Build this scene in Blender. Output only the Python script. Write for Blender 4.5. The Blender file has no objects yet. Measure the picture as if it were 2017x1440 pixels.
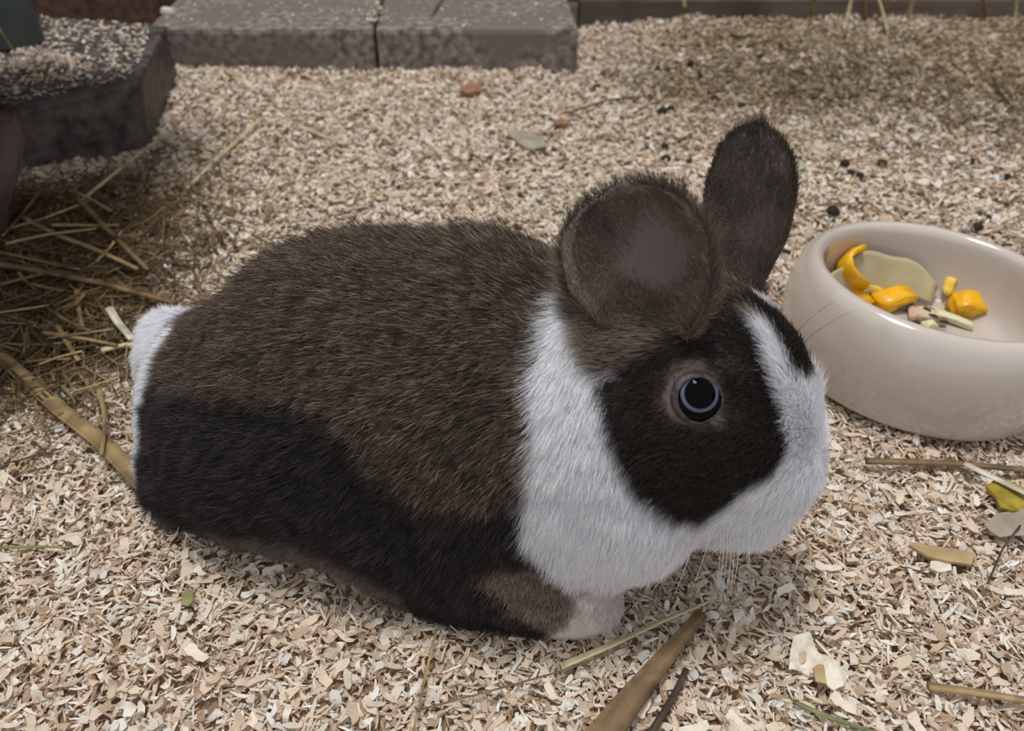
import bpy, bmesh, math, random
import numpy as np
from mathutils import Vector, Matrix, noise as mnoise
from mathutils.bvhtree import BVHTree
from mathutils.kdtree import KDTree

random.seed(7)
rng = np.random.default_rng(11)
scene = bpy.context.scene
col = scene.collection
R = math.radians

# ------------------------------------------------------------------ camera
CAM_H, PITCH, FPX = 0.282, 38.5, 1600.0
cam_data = bpy.data.cameras.new('camera')
cam = bpy.data.objects.new('camera', cam_data)
col.objects.link(cam)
cam.location = (0, 0, CAM_H)
cam.rotation_euler = (R(90 - PITCH), 0, 0)
cam_data.sensor_width = 36.0
cam_data.lens = 36.0 * FPX / 2017.0
cam_data.clip_start = 0.01
cam_data.clip_end = 50
cam_data.dof.use_dof = True
cam_data.dof.focus_distance = 0.315
cam_data.dof.aperture_fstop = 12.0
scene.camera = cam

# ------------------------------------------------------------------ world, lamps, exposure
world = bpy.data.worlds.new('world')
scene.world = world
world.use_nodes = True
wb = world.node_tree.nodes['Background']
wb.inputs[0].default_value = (0.92, 0.955, 1.0, 1)
wb.inputs[1].default_value = 0.72

def area_lamp(name, loc, target, sx, sy, power, colour):
    d = bpy.data.lights.new(name, 'AREA')
    d.shape = 'RECTANGLE'; d.size = sx; d.size_y = sy
    d.energy = power; d.color = colour
    o = bpy.data.objects.new(name, d)
    col.objects.link(o)
    o.location = loc
    o.rotation_euler = (Vector(target) - Vector(loc)).to_track_quat('-Z', 'Y').to_euler()
    return o
area_lamp('ceiling_lamp_offscreen', (-0.17, 0.47, 2.30), (0.05, 0.42, 0), 0.62, 0.43, 38.5, (1.0, 0.975, 0.94))

scene.cycles.diffuse_bounces = 8
scene.view_settings.view_transform = 'Standard'
scene.view_settings.look = 'None'
scene.view_settings.gamma = 1.0
scene.view_settings.exposure = 0.0
scene.view_settings.use_curve_mapping = False

# ------------------------------------------------------------------ helpers: rays, tags, meshes
SP, CP = math.sin(R(PITCH)), math.cos(R(PITCH))
CAM = Vector((0, 0, CAM_H))
def ray(px, py):
    x, y = (px - 1008.5) / FPX, (py - 720) / FPX
    return Vector((x, CP - y * SP, -(SP + y * CP)))
def G(px, py, z=0.0):                       # point of the world at height z
    d = ray(px, py); return CAM + d * ((z - CAM_H) / d.z)
def PY(px, py, Y):                          # point of the world at distance Y
    d = ray(px, py); return CAM + d * (Y / d.y)
def proj(P):
    P = np.asarray(P, float)
    zc = P[:, 1] * CP + (CAM_H - P[:, 2]) * SP
    yc = (CAM_H - P[:, 2]) * CP - P[:, 1] * SP
    return np.c_[1008.5 + FPX * P[:, 0] / zc, 720 + FPX * yc / zc]

def tag(o, label=None, cat=None, group=None, kind=None):
    if label: o['label'] = label
    if cat: o['category'] = cat
    if group: o['group'] = group
    if kind: o['kind'] = kind
    return o
def link(o, parent=None):
    col.objects.link(o)
    if parent: o.parent = parent
    return o
def obj(name, me, mat, parent=None, smooth=True):
    if mat: me.materials.append(mat)
    if smooth:
        me.polygons.foreach_set('use_smooth', [True] * len(me.polygons))
    return link(bpy.data.objects.new(name, me), parent)
def mesh_np(name, V, F):
    """V (n,3); F (m,4) quads or (m,3) tris as arrays"""
    me = bpy.data.meshes.new(name)
    V = np.ascontiguousarray(V, dtype=np.float32); F = np.ascontiguousarray(F, dtype=np.int32)
    n, k = F.shape
    me.vertices.add(len(V)); me.vertices.foreach_set('co', V.ravel())
    me.loops.add(n * k); me.loops.foreach_set('vertex_index', F.ravel())
    me.polygons.add(n)
    me.polygons.foreach_set('loop_start', np.arange(0, n * k, k, dtype=np.int32))
    me.update(calc_edges=True)
    return me
def set_col(me, C, name='Col'):
    a = me.color_attributes.new(name, 'FLOAT_COLOR', 'POINT')
    C = np.asarray(C, np.float32)
    if C.shape[1] == 3: C = np.c_[C, np.ones(len(C), np.float32)]
    a.data.foreach_set('color', np.ascontiguousarray(C, np.float32).ravel())
def lin(c):                                  # 0-255 sRGB to linear
    c = np.asarray(c, float) / 255.0
    return np.where(c <= 0.04045, c / 12.92, ((c + 0.055) / 1.055) ** 2.4)
def lc(*c): return tuple(lin(c)) + (1.0,)

_tab = np.random.default_rng(5).random((64, 64, 64)).astype(np.float32)
def vnoise(P, freq, off=0.0):                # value noise 0..1, vectorised
    Q = np.asarray(P, float) * freq + 100.0 + off
    if Q.shape[1] == 2: Q = np.c_[Q, np.zeros(len(Q))]
    i = np.floor(Q).astype(int); f = Q - i; f = f * f * (3 - 2 * f)
    out = 0
    for dx in (0, 1):
        for dy in (0, 1):
            for dz in (0, 1):
                w = (f[:, 0] if dx else 1 - f[:, 0]) * (f[:, 1] if dy else 1 - f[:, 1]) * (f[:, 2] if dz else 1 - f[:, 2])
                out = out + w * _tab[(i[:, 0] + dx) % 64, (i[:, 1] + dy) % 64, (i[:, 2] + dz) % 64]
    return out

# ------------------------------------------------------------------ materials
def new_mat(name):
    m = bpy.data.materials.new(name); m.use_nodes = True
    nt = m.node_tree
    return m, nt, nt.nodes['Principled BSDF']
def attr_mat(name, rough=0.8, spec=0.25, translucent=0.0, bump=0.0, bscale=300, coat=0.0):
    m, nt, b = new_mat(name)
    a = nt.nodes.new('ShaderNodeAttribute'); a.attribute_name = 'Col'
    nt.links.new(a.outputs['Color'], b.inputs['Base Color'])
    b.inputs['Roughness'].default_value = rough
    b.inputs['Specular IOR Level'].default_value = spec
    b.inputs['Coat Weight'].default_value = coat
    if bump:
        t = nt.nodes.new('ShaderNodeTexNoise'); t.inputs['Scale'].default_value = bscale
        co = nt.nodes.new('ShaderNodeTexCoord'); nt.links.new(co.outputs['Object'], t.inputs['Vector'])
        bp = nt.nodes.new('ShaderNodeBump'); bp.inputs['Strength'].default_value = bump; bp.inputs['Distance'].default_value = 0.001
        nt.links.new(t.outputs['Fac'], bp.inputs['Height']); nt.links.new(bp.outputs['Normal'], b.inputs['Normal'])
    if translucent:
        tr = nt.nodes.new('ShaderNodeBsdfTranslucent'); mx = nt.nodes.new('ShaderNodeMixShader')
        nt.links.new(a.outputs['Color'], tr.inputs['Color'])
        mx.inputs[0].default_value = translucent
        nt.links.new(b.outputs[0], mx.inputs[1]); nt.links.new(tr.outputs[0], mx.inputs[2])
        nt.links.new(mx.outputs[0], nt.nodes['Material Output'].inputs['Surface'])
    return m
def noise_mat(name, c1, c2, scale=60, rough=0.8, detail=6, bump=0.3, bdist=0.001, stretch=(1, 1, 1), spec=0.3, c3=None, scale3=20, lo=0.35, hi=0.65, translucent=0.0):
    m, nt, b = new_mat(name)
    co = nt.nodes.new('ShaderNodeTexCoord'); mp = nt.nodes.new('ShaderNodeMapping')
    mp.inputs['Scale'].default_value = stretch
    nt.links.new(co.outputs['Object'], mp.inputs['Vector'])
    t = nt.nodes.new('ShaderNodeTexNoise'); t.inputs['Scale'].default_value = scale; t.inputs['Detail'].default_value = detail
    nt.links.new(mp.outputs[0], t.inputs['Vector'])
    r = nt.nodes.new('ShaderNodeValToRGB')
    r.color_ramp.elements[0].position = lo; r.color_ramp.elements[0].color = c1
    r.color_ramp.elements[1].position = hi; r.color_ramp.elements[1].color = c2
    nt.links.new(t.outputs['Fac'], r.inputs['Fac'])
    out = r.outputs['Color']
    if c3:
        t3 = nt.nodes.new('ShaderNodeTexNoise'); t3.inputs['Scale'].default_value = scale3; t3.inputs['Detail'].default_value = 3
        nt.links.new(co.outputs['Object'], t3.inputs['Vector'])
        r3 = nt.nodes.new('ShaderNodeValToRGB'); r3.color_ramp.elements[0].position = 0.48; r3.color_ramp.elements[1].position = 0.62
        nt.links.new(t3.outputs['Fac'], r3.inputs['Fac'])
        mx = nt.nodes.new('ShaderNodeMixRGB'); mx.inputs[2].default_value = c3
        nt.links.new(r3.outputs['Color'], mx.inputs[0]); nt.links.new(out, mx.inputs[1]); out = mx.outputs[0]
    nt.links.new(out, b.inputs['Base Color'])
    b.inputs['Roughness'].default_value = rough; b.inputs['Specular IOR Level'].default_value = spec
    if bump:
        bp = nt.nodes.new('ShaderNodeBump'); bp.inputs['Strength'].default_value = bump; bp.inputs['Distance'].default_value = bdist
        nt.links.new(t.outputs['Fac'], bp.inputs['Height']); nt.links.new(bp.outputs['Normal'], b.inputs['Normal'])
    if translucent:
        tr = nt.nodes.new('ShaderNodeBsdfTranslucent'); mx = nt.nodes.new('ShaderNodeMixShader')
        nt.links.new(out, tr.inputs['Color']); mx.inputs[0].default_value = translucent
        nt.links.new(b.outputs[0], mx.inputs[1]); nt.links.new(tr.outputs[0], mx.inputs[2])
        nt.links.new(mx.outputs[0], nt.nodes['Material Output'].inputs['Surface'])
    return m

# ------------------------------------------------------------------ layout constants
BOWL_C = Vector((0.2245, 0.3625, -0.001))
_tx, _ty = -0.06, 0.068
BOWL_M = Matrix.Translation(BOWL_C) @ (Matrix.Rotation(_ty, 4, 'Y') @ Matrix.Rotation(_tx, 4, 'X'))

def ground(P):
    """height of the bedding, gently lumpy"""
    P = np.asarray(P, float)[:, :2]
    h = (vnoise(P, 14) - 0.5) * 0.008 + (vnoise(P, 40, 9) - 0.5) * 0.005 + (vnoise(P, 95, 3) - 0.5) * 0.0028
    x, y = P[:, 0], P[:, 1]
    near = np.exp(-((x + 0.06) ** 2 / 0.02 + (y - 0.25) ** 2 / 0.008))
    h = h * (1 - 0.6 * near)
    h += 0.006 * np.clip((y - 0.62) / 0.2, 0, 1)
    h += 0.017 * np.clip((y - 0.78) / 0.2, 0, 1) * np.clip((x - 0.05) / 0.15, 0, 1)   # heaped against the back board
    h += 0.012 * np.exp(-((x + 0.36) ** 2 / 0.006 + (y - 0.52) ** 2 / 0.012))          # heap under the straw
    rb_ = np.hypot(x - BOWL_C.x, y - BOWL_C.y)
    h -= (np.maximum(h, 0) + 0.0005) * np.clip((0.095 - rb_) / 0.02, 0, 1)          # pressed down round the bowl
    return h
def gz(x, y): return float(ground([(x, y)])[0])
def GG(px, py, dz=0.0):                      # point lying on the bedding
    p = G(px, py, 0)
    for _ in range(3): p = G(px, py, gz(p.x, p.y) + dz)
    return p

# ------------------------------------------------------------------ setting: floor, back wall, board, pavers
m_floor = noise_mat('concrete_floor', lc(70, 62, 56), lc(98, 88, 78), scale=30)
me = mesh_np('floor', [(-1.5, -0.6, -0.03), (1.6, -0.6, -0.03), (1.6, 1.6, -0.03), (-1.5, 1.6, -0.03)], [(0, 1, 2, 3)])
tag(obj('floor', me, m_floor, smooth=False), kind='structure')

def hexa(name, corners, mat, bevel=0.003, seg=2, parent=None, subdiv=0):
    bm = bmesh.new()
    v = [bm.verts.new(c) for c in corners]
    for f in ((3, 2, 1, 0), (4, 5, 6, 7), (0, 1, 5, 4), (1, 2, 6, 5), (2, 3, 7, 6), (3, 0, 4, 7)):
        bm.faces.new([v[i] for i in f])
    bmesh.ops.recalc_face_normals(bm, faces=bm.faces)
    if bevel: bmesh.ops.bevel(bm, geom=bm.edges[:], offset=bevel, segments=seg, affect='EDGES', profile=0.6)
    me = bpy.data.meshes.new(name); bm.to_mesh(me); bm.free()
    return obj(name, me, mat, parent, smooth=False)
def box_corners(x0, x1, y0, y1, z0, z1):
    return [(x0, y0, z0), (x1, y0, z0), (x1, y1, z0), (x0, y1, z0), (x0, y0, z1), (x1, y0, z1), (x1, y1, z1), (x0, y1, z1)]

m_wall = noise_mat('dark_boards', lc(24, 21, 20), lc(44, 38, 34), scale=20, stretch=(0.3, 1, 3))
o = hexa('wall_back', box_corners(-1.4, 1.6, 1.22, 1.26, -0.03, 1.2), m_wall, 0)
tag(o, kind='structure')
o = hexa('wall_left', box_corners(-1.24, -1.20, -0.6, 1.22, -0.03, 0.7), m_wall, 0)
tag(o, kind='structure')
o = hexa('wall_right', box_corners(1.36, 1.40, -0.6, 1.22, -0.03, 0.7), m_wall, 0)
tag(o, kind='structure')

m_board = noise_mat('weathered_board', lc(74, 64, 58), lc(104, 92, 84), scale=18, stretch=(0.25, 1, 4), rough=0.7, c3=lc(56, 48, 44), scale3=9)
bl = G(1140, 70, 0.0)
o = hexa('back_board', box_corners(0.075, 1.3, 0.955, 0.985, -0.03, 0.040), m_board, 0.0025)
tag(o, 'long weathered brown board standing on edge behind the shavings', 'board')

def paver_mat(name, dark, light, top):
    return noise_mat(name, dark, light, scale=130, detail=8, rough=0.85, bump=0.7, bdist=0.0012, c3=top, scale3=14)
m_pav = paver_mat('grey_brown_concrete', lc(84, 75, 72), lc(150, 138, 132), lc(112, 103, 99))
m_pav3 = paver_mat('dark_concrete', lc(40, 36, 35), lc(84, 76, 74), lc(58, 52, 50))
def paver(x0, x1, lab, skew=0.0):
    z1 = 0.0465
    c = box_corners(x0, x1, 0.824, 1.03, -0.03, z1)
    c = [(x - skew * (y - 0.824), y, z) for x, y, z in c]
    o = hexa('concrete_paver', c, m_pav, 0.0055, 2)
    return tag(o, lab, 'paver', 'grey pavers laid end to end')
paver(-0.357, -0.1355, 'grey concrete paver lying beside the angled dark stone block', 0.05)
paver(-0.1335, 0.0655, 'grey concrete paver lying next to the wooden back board', 0.05)

# the dark block with a corner towards the rabbit
A1 = G(277, 158, 0.057); A2 = G(325, 50, 0.057)
A0 = A1 + (G(62, 213, 0.055) - A1) * 1.5
A3 = A2 + (G(62, 30, 0.056) - A2) * 1.5
b1 = G(273, 300, 0.0)
bot = [Vector((p.x, p.y, -0.03)) for p in (A0, A1, A2, A3)]
bot[1] = Vector((b1.x + 0.006, b1.y, -0.03)); bot[2] = bot[2] + Vector((0.0, 0, 0))
m_block = noise_mat('dark_concrete_block', lc(48, 43, 42), lc(98, 89, 86), scale=90, detail=8, rough=0.55, bump=0.6, bdist=0.001, spec=0.5)
block = hexa('stone_block', bot + [A0, A1, A2, A3], m_block, 0.003, 2)
tag(block, 'dark stone block set at an angle with shavings strewn on top', 'block')

# reddish brick edge behind the block, white chip, grey plastic leg
m_brick = noise_mat('red_brown_brick', lc(82, 61, 53), lc(116, 88, 76), scale=120, rough=0.9, bump=0.6)
o = hexa('brick', box_corners(-0.66, -0.372, 0.890, 0.985, -0.03, 0.066), m_brick, 0.004)
tag(o, 'reddish brown rough brick behind the angled dark block', 'brick')

# unseen board added over the hay corner to keep the lamp off the straw
m_shade_board = noise_mat('shade_board', lc(96, 78, 60), lc(130, 108, 84), scale=16, stretch=(0.3, 3, 1))
o = hexa('added_shade_board', box_corners(-0.85, -0.245, 0.33, 0.66, 0.214, 0.228), m_shade_board, 0.002)
tag(o, 'flat wooden shade board added out of view on the grey plastic tube', 'board')

o = hexa('white_chip', [(x - 0.352, y + 0.875, z + 0.0468) for x, y, z in ((-.007, -.003, 0), (.006, -.005, 0), (.008, .003, 0), (-.005, .004, 0), (-.006, -.002, .005), (.005, -.004, .004), (.006, .002, .005), (-.004, .003, .006))], noise_mat('chalky', lc(196, 184, 172), lc(216, 206, 196), scale=90), 0.0008)
tag(o, 'small whitish chip on the paver corner beside the brick', 'chip')

# ------------------------------------------------------------------ wood shavings
def frames(n, tilt_sd, yaw=None):
    yaw = rng.uniform(0, 2 * np.pi, n) if yaw is None else yaw
    a = rng.normal(0, tilt_sd, n); b = rng.normal(0, tilt_sd, n)
    cy, sy, ca, sa, cb, sb = np.cos(yaw), np.sin(yaw), np.cos(a), np.sin(a), np.cos(b), np.sin(b)
    z = np.zeros(n); o = np.ones(n)
    Rz = np.stack([np.stack([cy, -sy, z], 1), np.stack([sy, cy, z], 1), np.stack([z, z, o], 1)], 1)
    Rx = np.stack([np.stack([o, z, z], 1), np.stack([z, ca, -sa], 1), np.stack([z, sa, ca], 1)], 1)
    Ry = np.stack([np.stack([cb, z, sb], 1), np.stack([z, o, z], 1), np.stack([-sb, z, cb], 1)], 1)
    return Rz @ Rx @ Ry
PAL = lin([(244, 232, 216), (236, 218, 196), (222, 200, 176), (244, 240, 232), (202, 178, 154), (232, 210, 190), (186, 156, 128), (214, 196, 174), (140, 106, 80)])
PALW = np.array([.20, .20, .17, .14, .09, .06, .05, .08, .015])
def flakes(C, L, W, tilt=0.35, pal=PAL, palw=PALW, curl=1.0, nl=4, shade=None):
    """thin curled flakes; C centres, L lengths, W widths. Returns V, F, colours"""
    n = len(C)
    M = frames(n, tilt)
    t = np.linspace(-1, 1, nl)
    k = rng.normal(0, 0.5, n) * curl
    tw = rng.normal(0, 0.35, n)
    V = np.zeros((n, nl, 2, 3))
    e0 = rng.uniform(0.25, 1.0, n); e1 = rng.uniform(0.25, 1.0, n)
    for i, u in enumerate(t):
        wsc = 1.0
        if i == 0: wsc = e0
        if i == nl - 1: wsc = e1
        jit = rng.normal(0, 0.10, (n, 2))
        ang = k * u
        lx = L * 0.5 * np.where(np.abs(k) > 1e-3, np.sin(ang) / np.where(np.abs(k) > 1e-3, k, 1), u)
        lz = L * 0.5 * np.where(np.abs(k) > 1e-3, (1 - np.cos(ang)) / np.where(np.abs(k) > 1e-3, k, 1), 0)
        for j, s in enumerate((-1, 1)):
            w = W * 0.5 * wsc * s * (1 + jit[:, j])
            V[:, i, j, 0] = lx + W * 0.25 * rng.normal(0, 0.5, n) * (i in (0, nl - 1))
            V[:, i, j, 1] = w * np.cos(tw * u)
            V[:, i, j, 2] = lz + w * np.sin(tw * u)
    V = np.einsum('nij,nabj->nabi', M, V) + C[:, None, None, :]
    base = (np.arange(n) * nl * 2)[:, None]
    F = np.concatenate([base + np.array([[2 * i, 2 * i + 2, 2 * i + 3, 2 * i + 1]]) for i in range(nl - 1)], 0)
    ci = rng.choice(len(pal), n, p=palw / palw.sum())
    cc = pal[ci] * rng.uniform(0.82, 1.08, (n, 1))
    if shade is not None: cc = cc * shade
    CC = np.repeat(cc, nl * 2, 0) * rng.uniform(0.94, 1.05, (n * nl * 2, 1))
    return V.reshape(-1, 3), F, np.clip(CC, 0, 1)

def in_view(P, mx=150, my=120):
    q = proj(P)
    return (q[:, 0] > -mx) & (q[:, 0] < 2017 + mx) & (q[:, 1] > -my) & (q[:, 1] < 1440 + my)
def clear_of_solids(P):
    x, y = P[:, 0], P[:, 1]
    ok = ~((y > 0.828) & (y < 1.03) & (x > -0.36) & (x < 0.062))
    ok &= (y < 0.955)
    ok &= np.hypot(x - BOWL_C.x, y - BOWL_C.y) > 0.062
    ok &= ~((x < -0.345) & (y > 0.80))
    return ok
def scatter(n, y0, y1, dens_pow=0.0):
    x = rng.uniform(-0.75, 0.75, n); y = rng.uniform(y0, y1, n)
    P = np.c_[x, y, np.zeros(n)]
    P = P[in_view(P)]
    return P[clear_of_solids(P)]
def mix_shade(P):
    """natural dirt: brown hay dust in the bedding at the back right"""
    x, y = P[:, 0], P[:, 1]
    s = np.ones((len(P), 3))
    back = np.clip((y - 0.62) / 0.15, 0, 1) * np.clip((x - 0.08) / 0.10, 0, 1)
    back = np.clip(back * (0.2 + 1.1 * vnoise(P[:, :2], 18, 77)), 0, 1)
    s *= 1 - back[:, None] * (1 - np.array([0.66, 0.60, 0.51]))
    return s
VV, FF, CC = [], [], []
nv = 0
def push(res):
    global nv
    V, F, C = res
    VV.append(V); FF.append(F + nv); CC.append(C); nv += len(V)
# a lumpy bed underneath the loose flakes
gx, gy = np.meshgrid(np.linspace(-1.2, 1.36, 513), np.linspace(-0.35, 0.955, 262))
P = np.c_[gx.ravel(), gy.ravel(), 0 * gx.ravel()]
P[:, 2] = ground(P) - 0.0025
idx = np.arange(len(P)).reshape(gx.shape)
F = np.stack([idx[:-1, :-1], idx[:-1, 1:], idx[1:, 1:], idx[1:, :-1]], -1).reshape(-1, 4)
push((P, F, np.repeat(lin([(158, 131, 105)]), len(P), 0) * mix_shade(P) * (0.6 + 0.6 * vnoise(P, 300)[:, None])))
def bed_layer(n, y0, y1, lmin, lmax, wmin, wmax, zlo, zhi, tilt, curl, far=1.0):
    P = scatter(n, y0, y1)
    P[:, 2] = ground(P) + rng.uniform(zlo, zhi, len(P))
    m = len(P)
    L = rng.uniform(lmin, lmax, m) * far; W = rng.uniform(wmin, wmax, m) * far
    push(flakes(P, L, W, tilt, curl=curl, shade=mix_shade(P)))
# near part: slivers, chips, curls
bed_layer(125000, 0.10, 0.45, .0035, .0090, .0006, .0015, -.0025, .0018, 0.36, 0.9)
bed_layer(40000, 0.10, 0.45, .0035, .0075, .0014, .0030, -.0025, .0014, 0.36, 1.2)
bed_layer(5500, 0.10, 0.45, .0055, .0095, .0020, .0042, -.0010, .0022, 0.34, 2.0)
# far part, a little coarser
bed_layer(105000, 0.45, 0.96, .0045, .0100, .0012, .0026, -.003, .0030, 0.42, 0.9)
bed_layer(40000, 0.45, 0.96, .0040, .0090, .0024, .0050, -.003, .0028, 0.40, 1.2)
# the rest of the pen, beyond the frame
n = 150000
P = np.c_[rng.uniform(-1.15, 1.3, n), rng.uniform(-0.3, 0.95, n), np.zeros(n)]
P = P[~in_view(P)]; P = P[clear_of_solids(P)]
P[:, 2] = ground(P) + rng.uniform(-.002, .003, len(P))
push(flakes(P, rng.uniform(.006, .012, len(P)), rng.uniform(.002, .0048, len(P)), 0.35, shade=mix_shade(P), nl=3))
m_shav = attr_mat('wood_shavings', rough=0.75, spec=0.2, translucent=0.22, bump=0.6, bscale=1500)
me = mesh_np('wood_shavings', np.concatenate(VV), np.concatenate(FF))
set_col(me, np.concatenate(CC))
o = obj('wood_shavings', me, m_shav, smooth=False)
tag(o, 'loose pale wood shavings covering the whole floor as bedding', 'bedding', kind='stuff')

# fine shavings strewn on the pavers and the block
VV, FF, CC, nv = [], [], [], 0
n = 230
P = np.c_[rng.uniform(-0.35, 0.06, n), rng.uniform(0.828, 0.92, n), np.full(n, 0.0473)]
push(flakes(P, rng.uniform(.002, .005, n), rng.uniform(.001, .0025, n), 0.12, curl=0.5))
n = 60
P = np.c_[-0.140 + rng.normal(0, 0.005, n), rng.uniform(0.832, 0.90, n), 0.0478 + rng.uniform(0, .003, n)]
push(flakes(P, rng.uniform(.003, .007, n), rng.uniform(.0015, .003, n), 0.3))
n = 900
a, b = rng.uniform(0.04, 1, n) ** 0.9, rng.uniform(0.03, 0.97, n) ** 0.8
P = (1 - b[:, None]) * (np.array(A1)[None] + a[:, None] * np.array(A0 - A1)[None]) + b[:, None] * (np.array(A2)[None] + a[:, None] * np.array(A3 - A2)[None])
P[:, 2] += 0.0012
push(flakes(P, rng.uniform(.003, .008, n), rng.uniform(.001, .003, n), 0.15))
n = 240
hp = G(72, 132, 0.058)
P = np.c_[hp.x + rng.normal(0, 0.016, n), hp.y + rng.normal(0, 0.011, n), np.zeros(n)]
P[:, 2] = 0.058 + rng.uniform(0, 1, n) * 0.018 * np.exp(-((P[:, 0] - hp.x) ** 2 + (P[:, 1] - hp.y) ** 2) / 0.0004)
push(flakes(P, rng.uniform(.004, .008, n), rng.uniform(.0015, .0035, n), 0.5))
me = mesh_np('strewn_shavings', np.concatenate(VV), np.concatenate(FF)); set_col(me, np.concatenate(CC))
tag(obj('strewn_shavings', me, m_shav, smooth=False), 'fine pale shavings strewn over the tops of pavers and dark block', 'shavings', kind='stuff')

# ------------------------------------------------------------------ rabbit: signed distance body
YAW = R(-14)
AX = np.array([math.cos(YAW), math.sin(YAW), 0.0]); LT = np.array([-math.sin(YAW), math.cos(YAW), 0.0]); UP = np.array([0, 0, 1.0])
def basis(yaw, pitch):
    a = np.array([math.cos(yaw) * math.cos(pitch), math.sin(yaw) * math.cos(pitch), math.sin(pitch)])
    l = np.array([-math.sin(yaw), math.cos(yaw), 0.0]); u = np.cross(a, l)
    return np.stack([a, l, u])
ELL = []
def ell(px, py, Y, rx, ry, rz, yaw=-14, pitch=0, k=0.008):
    c = np.array(PY(px, py, Y)); ELL.append((c, np.array([rx, ry, rz]), basis(R(yaw), R(pitch)), k)); return c
def ellw(c, rx, ry, rz, yaw=-14, pitch=0, k=0.008):
    ELL.append((np.array(c), np.array([rx, ry, rz]), basis(R(yaw), R(pitch)), k))
# trunk
ell(770, 763, .262, .082, .056, .0655, pitch=6, k=.012)
ell(500, 815, .287, .047, .048, .053, k=.012)
ell(955, 780, .245, .056, .050, .0655, k=.012)
# haunches
ell(590, 925, .240, .062, .030, .046, pitch=6)
ell(640, 880, .322, .060, .028, .048)
ell(425, 935, .266, .031, .030, .036)
# shoulder and chest
ell(1120, 845, .226, .042, .042, .060)
ell(1200, 960, .2155, .035, .032, .038)
ell(970, 1020, .212, .044, .025, .040, pitch=-20)
# belly skirt
ell(800, 1040, .220, .052, .026, .030, pitch=-14)
# hind foot, near
ell(940, 1197, .197, .034, .0105, .0085, yaw=-10)
# front leg and paw, near
ell(1015, 1135, .1975, .030, .0125, .013, yaw=-6, pitch=-24)
ell(1095, 1172, .1945, .020, .0100, .0095, yaw=-6, pitch=-18)
ell(1130, 1180, .1940, .012, .0090, .0080, yaw=-6, pitch=-8)
for _px, _py, _Y in ((1146, 1196, .1885), (1152, 1186, .1945), (1146, 1172, .2005)):
    ell(_px, _py, _Y, .0064, .0034, .0046, yaw=-6, pitch=-10)
# far front paw
ell(1240, 1075, .224, .022, .011, .012, yaw=-6, pitch=-14)
# tail
ell(352, 735, .306, .014, .018, .033, pitch=0)
# neck + head
HC = ell(1374, 752, .2225, .039, .0295, .0355, yaw=-8, pitch=-34)
ell(1335, 870, .206, .030, .020, .034, yaw=-8, pitch=-40)
ell(1335, 835, .245, .030, .020, .034, yaw=-8, pitch=-40)
ell(1455, 835, .2165, .033, .0190, .024, yaw=-8, pitch=-54)
ell(1500, 905, .2125, .018, .0175, .018, yaw=-8, pitch=-40)
ell(1440, 975, .2100, .022, .0175, .016, yaw=-8, pitch=-25)
ell(1250, 735, .232, .036, .034, .042, k=.01)

LO = np.array([-0.205, 0.125, -0.004]); HI = np.array([0.165, 0.375, 0.190]); HS = 0.0021
nx, ny, nz = ((HI - LO) / HS).astype(int)
X, Y, Z = np.meshgrid(LO[0] + HS * np.arange(nx), LO[1] + HS * np.arange(ny), LO[2] + HS * np.arange(nz), indexing='ij')
def sdf_all(X, Y, Z):
    acc = np.zeros(X.shape, np.float32)
    K = 0.0042
    for c, r, B, k in ELL:
        dx, dy, dz = X - c[0], Y - c[1], Z - c[2]
        q0 = (B[0, 0] * dx + B[0, 1] * dy + B[0, 2] * dz) / r[0]
        q1 = (B[1, 0] * dx + B[1, 1] * dy + B[1, 2] * dz) / r[1]
        q2 = (B[2, 0] * dx + B[2, 1] * dy + B[2, 2] * dz) / r[2]
        k0 = np.sqrt(q0 * q0 + q1 * q1 + q2 * q2) + 1e-6
        k1 = np.sqrt((q0 / r[0]) ** 2 + (q1 / r[1]) ** 2 + (q2 / r[2]) ** 2) + 1e-6
        d = k0 * (k0 - 1) / k1
        acc += np.exp(-np.clip(d, -0.06, 0.12) / K).astype(np.float32)
    return (-K * np.log(acc + 1e-12)).astype(np.float32)
vol = sdf_all(X.astype(np.float32), Y.astype(np.float32), Z.astype(np.float32))
vol = np.maximum(vol, -(Z - 0.0005).astype(np.float32))      # cut flat where it sits on the bedding
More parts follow.
